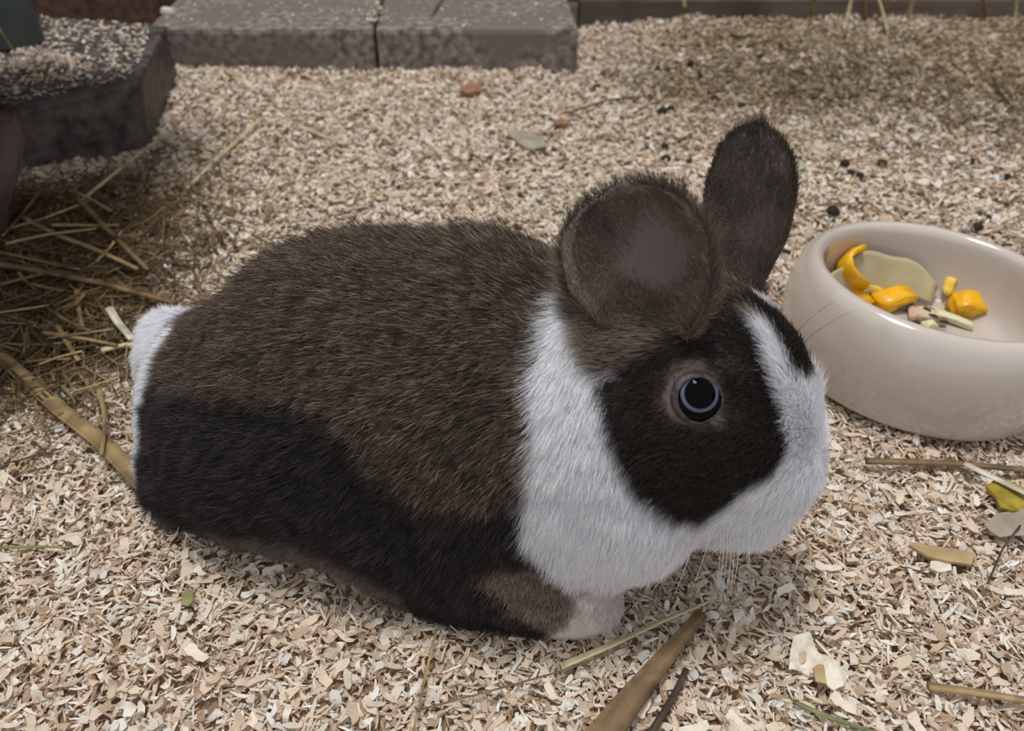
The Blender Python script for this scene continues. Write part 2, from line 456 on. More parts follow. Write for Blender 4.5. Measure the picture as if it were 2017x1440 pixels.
def surface_nets(vol, lo, h):
    ins = vol < 0
    s = np.zeros(tuple(np.array(vol.shape) - 1), np.int8)
    nx, ny, nz = vol.shape
    for a in (0, 1):
        for b in (0, 1):
            for c in (0, 1): s += ins[a:nx - 1 + a, b:ny - 1 + b, c:nz - 1 + c]
    act = (s > 0) & (s < 8)
    A = np.argwhere(act)
    idx = -np.ones(act.shape, np.int64); idx[act] = np.arange(len(A))
    pos = np.zeros((len(A), 3)); cnt = np.zeros(len(A))
    cor = [(a, b, c) for a in (0, 1) for b in (0, 1) for c in (0, 1)]
    for i in range(8):
        for j in range(i + 1, 8):
            d = np.abs(np.array(cor[i]) - np.array(cor[j])).sum()
            if d != 1: continue
            a, b = np.array(cor[i]), np.array(cor[j])
            va = vol[tuple((A + a).T)]; vb = vol[tuple((A + b).T)]
            x = (va < 0) != (vb < 0)
            t = np.where(x, va / np.where(x, va - vb, 1), 0)
            pos += np.where(x[:, None], a + t[:, None] * (b - a), 0); cnt += x
    V = lo + h * (A + pos / cnt[:, None])
    F = []
    for ax in range(3):
        e = np.zeros(3, int); e[ax] = 1
        u = np.zeros(3, int); u[(ax + 1) % 3] = 1
        w = np.zeros(3, int); w[(ax + 2) % 3] = 1
        sl0 = tuple(slice(0, n - 1) if k == ax else slice(1, n - 1) for k, n in enumerate(vol.shape))
        sl1 = tuple(slice(1, n) if k == ax else slice(1, n - 1) for k, n in enumerate(vol.shape))
        x = ins[sl0] != ins[sl1]
        E = np.argwhere(x) + (1 - e)
        q = np.stack([idx[tuple((E - u - w).T)], idx[tuple((E - w).T)], idx[tuple(E.T)], idx[tuple((E - u).T)]], 1)
        fl = ins[tuple(E.T)]
        q[~fl] = q[~fl][:, ::-1]
        F.append(q)
    return V, np.concatenate(F)
BV, BF = surface_nets(vol, LO, HS)
bvh = BVHTree.FromPolygons([Vector(v) for v in BV], [tuple(int(i) for i in f) for f in BF])
def hit(px, py):
    d = ray(px, py).normalized()
    r = bvh.ray_cast(CAM, d, 2.0)
    return r[0], r[1]

# ------------------------------------------------------------------ ears (joined to the body mesh)
def ear(base, tip, wid_vec, open_dir, wmax, cup, nu=22, nvv=15, bend=0.0, thick=0.0022, basew=0.45, tipw=0.55):
    base, tip = np.array(base), np.array(tip); wid_vec = np.array(wid_vec) / np.linalg.norm(wid_vec); open_dir = np.array(open_dir)
    A = tip - base; Ln = np.linalg.norm(A); A = A / Ln
    wid_vec = wid_vec - A * (wid_vec @ A); wid_vec /= np.linalg.norm(wid_vec)
    N = np.cross(A, wid_vec); N = N if N @ open_dir > 0 else -N
    u = np.linspace(0, 1, nu); v = np.linspace(-1, 1, nvv)
    def prof(u):
        w = np.interp(u, [0, .2, .45, .7, .85, .94, 1.0], [basew, .78, 1.0, .96, .78, .55, .12])
        return w * wmax
    V = []
    for s in (0, 1):
        for a in u:
            w = prof(a)
            close = cup * (1.25 - 0.55 * a)
            for b in v:
                ang = b * close
                rad = w / max(close, 1e-3)
                off = wid_vec * (rad * math.sin(ang)) * (1.0 if abs(close) < 1.5 else 1) + N * (rad * (1 - math.cos(ang)))
                p = base + A * Ln * a + off + N * bend * a * a * Ln
                nn = (wid_vec * math.sin(ang) * -1 + N * math.cos(ang))
                edge = max(0.15, 1 - abs(b) ** 4) * max(0.2, 1 - a ** 8)
                p = p - nn * thick * (1 if s else 0) * edge
                V.append(p)
    V = np.array(V); I = np.arange(2 * nu * nvv).reshape(2, nu, nvv); F = []
    for i in range(nu - 1):
        for j in range(nvv - 1):
            F.append((I[0, i, j], I[0, i, j + 1], I[0, i + 1, j + 1], I[0, i + 1, j]))
            F.append((I[1, i, j], I[1, i + 1, j], I[1, i + 1, j + 1], I[1, i, j + 1]))
        for j, fl in ((0, 0), (nvv - 1, 1)):
            q = (I[0, i, j], I[0, i + 1, j], I[1, i + 1, j], I[1, i, j])
            F.append(q if not fl else q[::-1])
    for j in range(nvv - 1):
        F.append((I[0, nu - 1, j], I[0, nu - 1, j + 1], I[1, nu - 1, j + 1], I[1, nu - 1, j]))
    inner = np.zeros(len(V), bool); inner[:nu * nvv] = True
    uu = np.tile(np.repeat(u, nvv), 2); vv = np.tile(v, 2 * nu)
    return V, np.array(F), inner, uu, vv, A, N
e1b = np.array(PY(1306, 660, .211)); e1t = np.array(PY(1236, 366, .224))
E1 = ear(e1b, e1t, PY(1400, 560, .20) - PY(1150, 520, .215), (0.05, -1, 0.35), 0.0262, 0.95, basew=.40)
e2b = np.array(PY(1412, 620, .244)); e2t = np.array(PY(1494, 248, .262))
E2 = ear(e2b, e2t, PY(1540, 400, .25) - PY(1360, 340, .27), (0.25, 1, 0.1), 0.0186, 1.0, basew=.85)

nb = len(BV)
parts_V = [BV, E1[0], E2[0]]; off1 = nb; off2 = nb + len(E1[0])
RV = np.concatenate(parts_V); RF = np.concatenate([BF, E1[1] + off1, E2[1] + off2])
part_id = np.r_[np.zeros(nb, int), np.ones(len(E1[0]), int), np.full(len(E2[0]), 2)]
is_inner = np.r_[np.zeros(nb, bool), E1[2], E2[2]]
ear_u = np.r_[np.zeros(nb), E1[3], E2[3]]; ear_v = np.r_[np.zeros(nb), E1[4], E2[4]]

# ------------------------------------------------------------------ coat pattern, carried by the body surface
def inpoly(P, poly):
    x, y = P[:, 0], P[:, 1]; poly = np.array(poly, float); r = np.zeros(len(P), bool)
    j = len(poly) - 1
    for i in range(len(poly)):
        xi, yi = poly[i]; xj, yj = poly[j]
        c = ((yi > y) != (yj > y)) & (x < (xj - xi) * (y - yi) / (yj - yi + 1e-9) + xi)
        r ^= c; j = i
    return r
AG, DK, WH, TN, FD, RG, GR, WL, PW, TW = range(10)     # agouti back, dark flank, white, tan neck, dark face, eye ring, grey brown fringe, warm white
REG = [
    (DK, [(200, 760), (330, 775), (470, 790), (600, 800), (680, 835), (740, 900), (790, 960), (860, 1000), (960, 1000), (1040, 960), (1100, 1000), (1100, 1300), (200, 1300)]),
    (GR, [(250, 1010), (330, 1010), (420, 1045), (600, 1062), (680, 1100), (790, 1150), (820, 1215), (600, 1200), (250, 1200)]),
    (PW, [(950, 1115), (1040, 1105), (1130, 1125), (1165, 1200), (1125, 1228), (1080, 1240), (1010, 1195), (960, 1150)]),
    (WH, [(230, 960), (284, 930), (288, 860), (292, 790), (312, 740), (338, 670), (392, 612), (370, 560), (300, 560), (230, 700)]),
    (WH, [(1115, 560), (1078, 650), (1062, 720), (1058, 800), (1055, 900), (1040, 960), (1030, 1045), (1060, 1090), (1120, 1140), (1160, 1180), (1300, 1190), (1420, 1120), (1560, 1110), (1700, 900), (1640, 780), (1590, 740), (1530, 650), (1400, 600)]),
    (TN, [(1105, 570), (1135, 640), (1160, 700), (1190, 740), (1260, 715), (1320, 680), (1400, 600), (1400, 500), (1100, 480)]),
    (FD, [(1185, 755), (1200, 850), (1230, 920), (1270, 980), (1310, 1012), (1385, 1025), (1440, 990), (1480, 955), (1530, 928), (1555, 880), (1545, 810), (1528, 760), (1515, 710), (1490, 650), (1455, 612), (1420, 605), (1320, 680), (1240, 720)]),
    (FD, [(1475, 560), (1440, 600), (1462, 615), (1482, 606), (1518, 645), (1548, 695), (1568, 750), (1640, 760), (1620, 640), (1540, 560)]),
    (AG, [(1270, 470), (1290, 640), (1380, 620), (1450, 612), (1480, 590), (1500, 560), (1480, 450)]),
    (RG, [(1318, 735), (1340, 708), (1395, 712), (1425, 745), (1436, 800), (1425, 838), (1390, 842), (1330, 828), (1303, 800)]),
    (TW, [(1125, 1135), (1165, 1140), (1200, 1160), (1300, 1160), (1300, 1270), (1180, 1270), (1085, 1265), (1085, 1245), (1122, 1226), (1134, 1185)]),
]
sx, sy = np.meshgrid(np.arange(230, 1660, 8.0), np.arange(360, 1280, 8.0))
PX = np.c_[sx.ravel(), sy.ravel()]
lab = np.zeros(len(PX), int)
for c, poly in REG: lab[inpoly(PX, poly)] = c
pts, labs = [], []
for (x, y), l in zip(PX, lab):
    h, nrm = hit(x, y)
    if h is not None: pts.append(h); labs.append(l)
pts = np.array(pts); labs = np.array(labs)
MB = np.array(PY(760, 730, .262)); MH = HC; LH = basis(R(-8), 0)[1]
head = (pts @ AX) > (np.array(PY(1200, 800, .22)) @ AX)
mir = pts.copy()
mir[~head] -= 2 * (((pts[~head] - MB) @ LT)[:, None]) * LT
mir[head] -= 2 * (((pts[head] - MH) @ LH)[:, None]) * LH
kd1 = KDTree(len(pts)); kd2 = KDTree(len(mir))
for i, p in enumerate(pts): kd1.insert(p, i)
for i, p in enumerate(mir): kd2.insert(p, i)
kd1.balance(); kd2.balance()
NCL = 10
cls = np.zeros((len(RV), NCL))
for i in range(nb):
    p = BV[i]
    r = kd1.find_n(p, 5)
    if r[0][2] > 0.006: r = kd2.find_n(p, 5)
    for co, j, d in r:
        cls[i, labs[j]] += math.exp(-(d / 0.0022) ** 2) + 1e-6
cls[:nb] /= cls[:nb].sum(1, keepdims=True)
cls[nb:, AG] = 1.0
# colours: root, tip, bright tip, share of bright tips
ROOT = lin([(70, 61, 56), (50, 46, 47), (236, 236, 242), (98, 88, 80), (44, 39, 37), (88, 77, 69), (88, 79, 74), (216, 206, 198), (98, 88, 81), (206, 196, 192)])
TIP = lin([(110, 97, 87), (72, 66, 66), (252, 252, 254), (150, 137, 121), (66, 58, 54), (116, 103, 92), (128, 115, 106), (240, 230, 220), (166, 151, 137), (236, 226, 222)])
BRI = lin([(206, 184, 158), (118, 108, 104), (254, 254, 255), (178, 164, 142), (94, 84, 77), (140, 124, 110), (168, 153, 138), (246, 238, 230), (212, 197, 178), (246, 240, 236)])
BSH = np.array([0.24, 0.10, 0.5, 0.35, 0.10, 0.25, 0.25, 0.4, 0.35, 0.4])
LEN = np.array([.0075, .0078, .0080, .0090, .0042, .0026, .0075, .0090, .0046, .0040])

basecol = cls @ (ROOT * 0.5 + TIP * 0.5)
earmask = part_id > 0
skin = lin([(64, 54, 52)])[0]; skin_l = lin([(176, 166, 178)])[0]
bare = np.exp(-((ear_v - 0.22) / 0.52) ** 2 - ((ear_u - 0.53) / 0.33) ** 2) * is_inner * earmask
basecol[earmask] = lin([(92, 80, 74)])[0]
ei = earmask & is_inner
basecol[ei] = lin([(112, 97, 92)])[0] * (1 - bare[ei, None]) + lin([(108, 94, 91)])[0] * bare[ei, None]
m_skin = attr_mat('rabbit_skin', rough=0.7, spec=0.25)
me = mesh_np('rabbit_body', RV, RF); set_col(me, np.clip(basecol, 0, 1))
rabbit = bpy.data.objects.new('rabbit', None); rabbit.empty_display_size = 0.05
link(rabbit)
rb_loc = Vector((-0.04, 0.235, 0.0))
rabbit.location = rb_loc
tag(rabbit, 'dark brown and white rabbit crouching on shavings beside the cream bowl', 'rabbit')
def rpart(o):
    o.parent = rabbit; o.matrix_parent_inverse = Matrix.Translation(-rb_loc); return o
body = rpart(obj('body', me, m_skin))

# ------------------------------------------------------------------ eye
eh, en = hit(1377, 786)
eye_n = (Vector((0.02, -0.86, 0.48))).normalized()
EYE_R = 0.0095
eye_c = eh - eye_n * 0.0058
def uvsphere(name, r, nu=48, nv=32):
    bm = bmesh.new(); bmesh.ops.create_uvsphere(bm, u_segments=nu, v_segments=nv, radius=r)
    me = bpy.data.meshes.new(name); bm.to_mesh(me); bm.free(); return me
me = uvsphere('eyeball', EYE_R, 64, 96)
zz = np.zeros(len(me.vertices) * 3, np.float32); me.vertices.foreach_get('co', zz); zz = zz.reshape(-1, 3)
pdir = np.array([0.0, 0.0, 1.0]); ca = zz @ pdir / EYE_R; an = np.degrees(np.arccos(np.clip(ca, -1, 1)))
cc = np.where(an[:, None] < 31, lin([(4, 4, 6)]), np.where(an[:, None] < 38.5, lin([(88, 98, 118)]), lin([(12, 11, 13)])))
set_col(me, cc)
m_eye = attr_mat('glossy_eye', rough=0.03, spec=0.07)
eye = obj('eye', me, m_eye); rpart(eye)
look = ((CAM - eye_c).normalized() + Vector((0.20, 0, 0.10))).normalized()
eye.location = eye_c; eye.rotation_euler = look.to_track_quat('Z', 'Y').to_euler()
tag(eye, 'glossy black eye with blue grey iris ring')
LHv, HCv = Vector(LH), Vector(HC)
def mirror(v, point=True): return v - 2 * ((v - HCv).dot(LHv) if point else v.dot(LHv)) * LHv
eye_c2, eye_n2 = mirror(eye_c), mirror(eye_n, False)
eye2 = obj('eye', eye.data.copy(), None); rpart(eye2)
eye2.location = eye_c2; eye2.rotation_euler = mirror(look, False).to_track_quat('Z', 'Y').to_euler()
tag(eye2, 'glossy black eye on the far side of the head')
# nose at the tip of the muzzle
hb0 = Vector(basis(R(-8), R(-36))[0])
hb0 = Vector(basis(R(-8), R(-12))[0]); mz = PY(1500, 905, .2125); mz -= (mz - HCv).dot(LHv) * LHv
nz_h = bvh.ray_cast(mz + hb0 * 0.2, -hb0, 0.3)
nose_p = nz_h[0]
bm = bmesh.new(); bmesh.ops.create_uvsphere(bm, u_segments=24, v_segments=16, radius=1.0)
for v in bm.verts:
    w = 1.0 - 0.35 * max(0, -v.co.z); v.co = Vector((v.co.x * 0.0028, v.co.y * 0.0046 * w, v.co.z * 0.0034))
mn = bpy.data.meshes.new('nose'); bm.to_mesh(mn); bm.free()
nose_o = rpart(obj('nose', mn, noise_mat('nose_skin', lc(150, 116, 112), lc(178, 142, 136), scale=600, rough=0.5, bump=0.3)))
nose_o.location = nose_p + hb0 * 0.0028; nose_o.rotation_euler = (0, R(25), R(-8))
tag(nose_o, 'small pinkish nose')
# lid: a soft almond rim around the ball
def lid(eye_c, eye_n):
    q = eye_n.to_track_quat('Z', 'Y'); ux = Vector((1, 0, 0)); ux = (ux - eye_n * ux.dot(eye_n)).normalized(); uy = eye_n.cross(ux)
    if uy.z < 0: uy = -uy
    V, F = [], []; n, k = 48, 8
    for i in range(n):
        t = 2 * math.pi * i / n
        a = 0.0072; b = 0.0076
        rr = Vector((math.cos(t) * a, math.sin(t) * b))
        if math.sin(t) > 0.1: rr.y *= 0.95
        if math.cos(t) > 0.3 and math.sin(t) < -0.3: rr *= 1.08
        dome = math.sqrt(max(EYE_R ** 2 - rr.length_squared, 0))
        cen = eye_c + ux * rr.x + uy * (rr.y - 0.12 * rr.x) + eye_n * (dome - 0.0002)
        out = (ux * math.cos(t) + uy * math.sin(t))
        for j in range(k):
            s = 2 * math.pi * j / k
            V.append(cen + out * (0.0007 + 0.0010 * math.cos(s)) + eye_n * (0.0005 * math.sin(s) - 0.0010 * math.cos(s)))
    for i in range(n):
        for j in range(k):
            F.append((i * k + j, i * k + (j + 1) % k, ((i + 1) % n) * k + (j + 1) % k, ((i + 1) % n) * k + j))
    me = mesh_np('eyelid', [tuple(v) for v in V], F)
    return me
m_lid = noise_mat('eyelid_skin', lc(52, 46, 47), lc(92, 82, 82), scale=500, rough=0.5, bump=0.2)
for _c, _n in ((eye_c, eye_n), (eye_c2, eye_n2)):
    lid_o = rpart(obj('eyelid', lid(_c, _n), m_lid)); tag(lid_o, 'bare pinkish grey eyelid rim')

# ------------------------------------------------------------------ fur
tri = np.concatenate([RF[:, [0, 1, 2]], RF[:, [0, 2, 3]]])
p0, p1, p2 = RV[tri[:, 0]], RV[tri[:, 1]], RV[tri[:, 2]]
cr = np.cross(p1 - p0, p2 - p0); ar = np.linalg.norm(cr, axis=1) / 2
VN = np.zeros_like(RV)
for k in range(3): np.add.at(VN, tri[:, k], cr)
VN /= np.linalg.norm(VN, axis=1, keepdims=True) + 1e-12
cent = (p0 + p1 + p2) / 3
pid = part_id[tri[:, 0]]; tin = is_inner[tri].all(1)
view = np.array(CAM)[None] - cent; view /= np.linalg.norm(view, axis=1, keepdims=True)
facing = (cr * view).sum(1) / (2 * ar + 1e-15)
wgt = ar * np.where(facing > -0.25, 1.0, 0.45)          # the turned-away side needs fewer, it is still furred
wgt *= np.where(pid > 0, 2.0, 1.0)
wgt *= np.where(cent[:, 2] < 0.002, 0.1, 1.0)
uin = bare[tri].mean(1)
wgt = np.where(tin & (pid > 0), wgt * np.clip(1.2 - 1.5 * uin, 0.02, 1), wgt)
wgt = np.where((pid == 1) & (ear_u[tri].mean(1) < 0.35), wgt * 1.6, wgt)
NH = 480000
ti = rng.choice(len(tri), NH, p=wgt / wgt.sum())
r1, r2 = rng.random(NH), rng.random(NH); sq = np.sqrt(r1)
bw = np.stack([1 - sq, sq * (1 - r2), sq * r2], 1)
def interp(A): return (A[tri[ti]] * bw.reshape(NH, 3, *([1] * (A.ndim - 1)))).sum(1)
root = interp(RV); nrm = interp(VN); nrm /= np.linalg.norm(nrm, axis=1, keepdims=True) + 1e-12
C = interp(cls); hp_id = part_id[tri[ti, 0]]; hin = is_inner[tri[ti]].all(1); hu = interp(ear_u); hv = interp(ear_v)
# flow directions
flow = np.zeros((NH, 3)); flow[:] = -AX * 1.0 + np.array([0, 0, -0.30])
fr_ = np.clip(((root @ AX) - (MB @ AX) + 0.03) / 0.10, 0, 1) * np.clip((0.115 - root[:, 2]) / 0.06, 0, 1)
flow += fr_[:, None] * (AX * 0.55 + np.array([0, -0.1, -0.9]))
nose = np.array(PY(1600, 900, .205))
dn = root - nose; dn /= np.linalg.norm(dn, axis=1, keepdims=True)
s_ax = (root @ AX) - (np.array(PY(1200, 800, .22)) @ AX)
hw = np.clip((s_ax + 0.008) / 0.03, 0, 1)[:, None]
flow = flow * (1 - hw) + (dn * 0.9 + np.array([0, -0.1, -0.35])) * hw
wh = np.clip(C[:, WH] + C[:, WL], 0, 1)[:, None] * np.clip(1 - np.clip((s_ax - 0.03) / 0.02, 0, 1), 0, 1)[:, None]
flow = flow * (1 - 0.75 * wh) + np.array([-0.15, -0.12, -1.0]) * 0.75 * wh
chin = np.clip((0.045 - root[:, 2]) / 0.015, 0, 1)[:, None] * np.clip((s_ax - 0.02) / 0.02, 0, 1)[:, None]
flow = flow * (1 - chin) + np.array([0.15, -0.25, -1.0]) * chin
for k, E in ((1, E1), (2, E2)):
    m = hp_id == k
    flow[m] = E[5] * 1.0 + np.array([0, 0, 0.0])
    # edges fan outward
flow -= nrm * (flow * nrm).sum(1, keepdims=True)
flow /= np.linalg.norm(flow, axis=1, keepdims=True) + 1e-9
def nvec(P, f, o): return np.stack([vnoise(P, f, o + 17 * i) - 0.5 for i in range(3)], 1)
cl = nvec(root, 300, 0) * 1.0 + nvec(root, 110, 40) * 0.6
cl *= (1 - 0.6 * np.clip(C[:, WH] + C[:, WL], 0, 1))[:, None]
jit = rng.normal(0, 0.20, (NH, 3)) * (1 - 0.5 * np.clip(C[:, WH] + C[:, WL], 0, 1))[:, None]
lift = np.full(NH, 0.42)
lift = np.where(hp_id > 0, np.where(hin, 0.7, np.where(hp_id == 1, 0.6, 0.42)), lift)
lift = lift + 0.35 * np.clip(nrm[:, 2] - 0.5, 0, 1) * (hp_id == 0) * (1 - hw[:, 0])
fd = C[:, FD] + C[:, RG]
ln = C @ LEN
ln *= np.where(hp_id > 0, np.where((hp_id == 1) & ~hin, 0.62 + 0.4 * np.clip(np.abs(hv) * 2 - 1, 0, 1), 0.55), 1.0)
hb = interp(bare)
ln *= np.where((hp_id > 0) & hin, np.clip(0.75 - 0.6 * hb, 0.2, 1) * (1 + 1.6 * np.clip(0.40 - hu, 0, 1) / 0.4), 1.0)
low_foot = np.clip((0.022 - root[:, 2]) / 0.012, 0, 1) * (s_ax < 0.01) * (s_ax > -0.14)
ln *= 1 - 0.5 * low_foot * (root @ LT < (MB @ LT - 0.035))
ln *= rng.uniform(0.65, 1.15, NH) * (0.75 + 0.5 * vnoise(root, 130, 60))
guard = (rng.random(NH) < 0.035) & (C[:, AG] > 0.6) & (hp_id == 0) & (s_ax < 0.0)
ln = np.where(guard, ln * 1.55, ln); lift = np.where(guard, lift + 0.35, lift)
d = flow * 0.85 + nrm * lift[:, None] + cl * 0.55 + jit
d /= np.linalg.norm(d, axis=1, keepdims=True)
d2 = d * 0.8 + flow * 0.45 + np.array([0, 0, -0.12]) * (hp_id == 0)[:, None] + cl * 0.25 + rng.normal(0, 0.16, (NH, 3))
d2 /= np.linalg.norm(d2, axis=1, keepdims=True)
# keep fur off the eyeball
de = root - np.array(eye_c); keep = np.linalg.norm(de, axis=1) > 0.0104
keep &= np.linalg.norm(root - np.array(eye_c2), axis=1) > 0.0104
keep &= np.linalg.norm(root - np.array(nose_p), axis=1) > 0.0052
keep &= root[:, 2] > 0.0008
HPT = 4
P0 = root - nrm * 0.0004
P1 = P0 + d * (ln * 0.35)[:, None]
P2 = P1 + (d + d2) * 0.5 * (ln * 0.35)[:, None]
P3 = P2 + d2 * (ln * 0.35)[:, None]
HP = np.stack([P0, P1, P2, P3], 1)
HP[:, :, 2] = np.maximum(HP[:, :, 2], 0.0012)
bri = rng.random(NH) < (C @ BSH)
rootc = C @ ROOT; tipc = C @ TIP; bric = C @ BRI
# ears: dark brown short plush, paler rim
em = hp_id > 0
earn = vnoise(root, 170, 5)[:, None]
ec = lin([(134, 119, 109)]) * (0.7 + 0.6 * earn)
tipdark = np.clip((hu - 0.45) / 0.4, 0, 1)[:, None]
ec2 = np.where((hp_id == 2)[:, None], ec * (1 - 0.50 * tipdark), ec)
rim = ((hv < -0.86) & (hu > 0.25) | (hu > 0.93) & (hv < 0.6)) & hin & (hp_id == 1)
ec2 = np.where(rim[:, None], lin([(186, 170, 163)]), ec2)
ec2 = np.where(((hp_id == 1) & ~hin)[:, None], ec2 * 0.75, ec2)
ec2 = np.where(((hp_id == 1) & hin & ~rim)[:, None], ec2 * 1.35, ec2)
tan_ = (np.clip((0.34 - hu + 0.15 * (earn[:, 0] - 0.5)) / 0.2, 0, 1) * (hp_id == 1))[:, None]
ec2 = ec2 * (1 - tan_) + lin([(138, 125, 110)]) * (0.8 + 0.4 * earn) * tan_
rootc[em] = ec2[em] * 0.7; tipc[em] = ec2[em]; bric[em] = np.clip(ec2[em] * 1.9, 0, 1)
bri[em] = rng.random(em.sum()) < 0.15
rear = np.clip(((MB @ AX) - (root @ AX)) / 0.06, 0, 1)[:, None] * C[:, [AG]]
bric = bric * (1 - rear * np.array([0.02, 0.0, -0.10]))
var = rng.uniform(0.75, 1.2, (NH, 1))
var[guard] = 0.45; bri &= ~guard
tt = np.where(bri[:, None], bric, tipc) * var
HC4 = np.stack([rootc, rootc, (rootc * .35 + tt * .65), tt], 1)
HP = HP[keep]; HC4 = np.clip(HC4[keep], 0, 1); nh = len(HP)
rad = np.tile(np.array([1.0, 1.0, 0.8, 0.25]), (nh, 1)) * (rng.uniform(0.000055, 0.000095, nh)[:, None])
hc = bpy.data.hair_curves.new('rabbit_fur')
hc.add_curves([HPT] * nh)
hc.attributes['position'].data.foreach_set('vector', HP.astype(np.float32).ravel()) if 'position' in hc.attributes else None
ra = hc.attributes.get('radius') or hc.attributes.new('radius', 'FLOAT', 'POINT')
ra.data.foreach_set('value', rad.astype(np.float32).ravel())
ca_ = hc.attributes.new('Col', 'FLOAT_COLOR', 'POINT')
ca_.data.foreach_set('color', np.concatenate([HC4, np.ones((nh, HPT, 1))], 2).astype(np.float32).ravel())
m_fur = attr_mat('rabbit_fur', rough=0.6, spec=0.15, translucent=0.40)
hc.materials.append(m_fur)
fur = bpy.data.objects.new('fur', hc); link(fur); rpart(fur)
tag(fur, kind='stuff')

# whiskers
m_wsk = noise_mat('whisker', lc(206, 200, 192), lc(226, 220, 214), scale=50, rough=0.4, bump=0)
m_wskd = noise_mat('dark_whisker', lc(40, 36, 36), lc(60, 54, 52), scale=50, rough=0.4, bump=0)
def tube(pts, r0, r1, k=6, flat=1.0):
    pts = [Vector(p) for p in pts]; V, F = [], []
    n = len(pts)
    for i, p in enumerate(pts):
        t = (pts[min(i + 1, n - 1)] - pts[max(i - 1, 0)]).normalized()
        s = t.cross(Vector((0, 0, 1))); s = s.normalized() if s.length > 1e-4 else Vector((1, 0, 0)); u = s.cross(t)
        f = i / (n - 1); r = r0 + (r1 - r0) * f
        for j in range(k):
            a = 2 * math.pi * j / k
            V.append(tuple(p + s * math.cos(a) * r + u * math.sin(a) * r * flat))
    for i in range(n - 1):
        for j in range(k):
            F.append((i * k + j, i * k + (j + 1) % k, (i + 1) * k + (j + 1) % k, (i + 1) * k + j))
    return V, F
def curve_pts(a, b, sag=Vector((0, 0, 0)), n=7):
    return [a.lerp(b, i / (n - 1)) + sag * math.sin(math.pi * i / (n - 1)) for i in range(n)]
WSK = [((1360, 1065), (1285, 1165)), ((1368, 1070), (1325, 1180)), ((1398, 1070), (1362, 1165)), ((1418, 1072), (1408, 1180)), ((1424, 1072), (1414, 1165)),
       ((1432, 1072), (1420, 1185)), ((1437, 1070), (1432, 1160)), ((1443, 1068), (1438, 1175)), ((1452, 1066), (1446, 1150)), ((1468, 1062), (1474, 1120))]
for a, b in WSK:
    h, nn = hit(a[0], min(a[1] - 25, 1040))
    if h is None: continue
    s0 = h + nn * 0.002; end = PY(b[0], b[1], max(0.17, s0.y - 0.012))
    end.z = max(end.z, 0.002)
    V, F = tube(curve_pts(s0, end, Vector((0.0005, 0, 0.0015))), 0.00020, 0.00006, 5)
    rpart(obj('whisker', mesh_np('whisker', V, F), m_wsk))
for a, b in (((1540, 690), (1650, 590)), ((1555, 700), (1690, 610))):
    h, nn = hit(a[0], a[1])
    if h is None: continue
    end = PY(b[0], b[1], h.y - 0.002)
    V, F = tube(curve_pts(h, end, Vector((0, 0, 0.003))), 0.00008, 0.00003, 5)
    rpart(obj('whisker', mesh_np('whisker', V, F), m_wskd))

# ------------------------------------------------------------------ bowl
prof = [(0.0, 0.004), (0.030, 0.004), (0.060, 0.000), (0.0685, -0.003), (0.0712, -0.0015), (0.0728, 0.003), (0.0742, 0.012), (0.0752, 0.024), (0.0752, 0.033), (0.0738, 0.042),
        (0.0712, 0.0490), (0.0680, 0.0528), (0.0650, 0.0540), (0.0625, 0.0532), (0.0606, 0.0510), (0.0598, 0.0475), (0.0600, 0.041), (0.0602, 0.032), (0.0592, 0.022), (0.0560, 0.0145), (0.050, 0.0112), (0.038, 0.010), (0.0, 0.0095)]
def lathe(name, prof, n=96):
    V = []; F = []
    for r, z in prof:
        for i in range(n):
            a = 2 * math.pi * i / n; V.append((r * math.cos(a), r * math.sin(a), z))
    for j in range(len(prof) - 1):
        for i in range(n):
            F.append((j * n + i, j * n + (i + 1) % n, (j + 1) * n + (i + 1) % n, (j + 1) * n + i))
    return mesh_np(name, V, F)
m_bowl = noise_mat('cream_glaze', lc(190, 178, 168), lc(196, 185, 175), scale=16, rough=0.16, bump=0.0, spec=0.5)
bb = m_bowl.node_tree.nodes['Principled BSDF']
bb.inputs['Coat Weight'].default_value = 0.6; bb.inputs['Coat Roughness'].default_value = 0.06
bowl = obj('feeding_bowl', lathe('feeding_bowl', prof), m_bowl)
bowl.matrix_world = BOWL_M
md = bowl.modifiers.new('smooth', 'SUBSURF'); md.levels = 1; md.render_levels = 2
tag(bowl, 'heavy cream glazed ceramic bowl with bits of vegetable inside', 'bowl')

# ------------------------------------------------------------------ vegetables in the bowl (bowl coordinates)
def W(r, deg, z): return BOWL_M @ Vector((r * math.cos(R(deg)), r * math.sin(R(deg)), z))
BI = BOWL_M.inverted()
def on_floor(px, py, z=0.0105):
    o = BI @ CAM; d = (BI.to_3x3() @ ray(px, py)); t = (z - o.z) / d.z
    return o + d * t
m_yel = noise_mat('yellow_pepper', lc(226, 160, 8), lc(238, 186, 24), scale=90, rough=0.28, bump=0.05, spec=0.5)
m_yel2 = noise_mat('yellow_pepper_flesh', lc(226, 186, 60), lc(236, 206, 98), scale=140, rough=0.4, bump=0.2)
m_let = noise_mat('pale_lettuce', lc(204, 192, 146), lc(216, 206, 172), scale=70, rough=0.4, bump=0.3, translucent=0.35)
m_rind = noise_mat('pale_rind', lc(206, 206, 158), lc(222, 220, 188), scale=90, rough=0.4, bump=0.2)
m_pink = noise_mat('chewed_core', lc(196, 166, 140), lc(216, 196, 172), scale=160, rough=0.6, bump=0.5, c3=lc(120, 90, 70), scale3=120)
m_seed = noise_mat('dark_bit', lc(26, 26, 28), lc(46, 46, 44), scale=200, rough=0.6, bump=0)
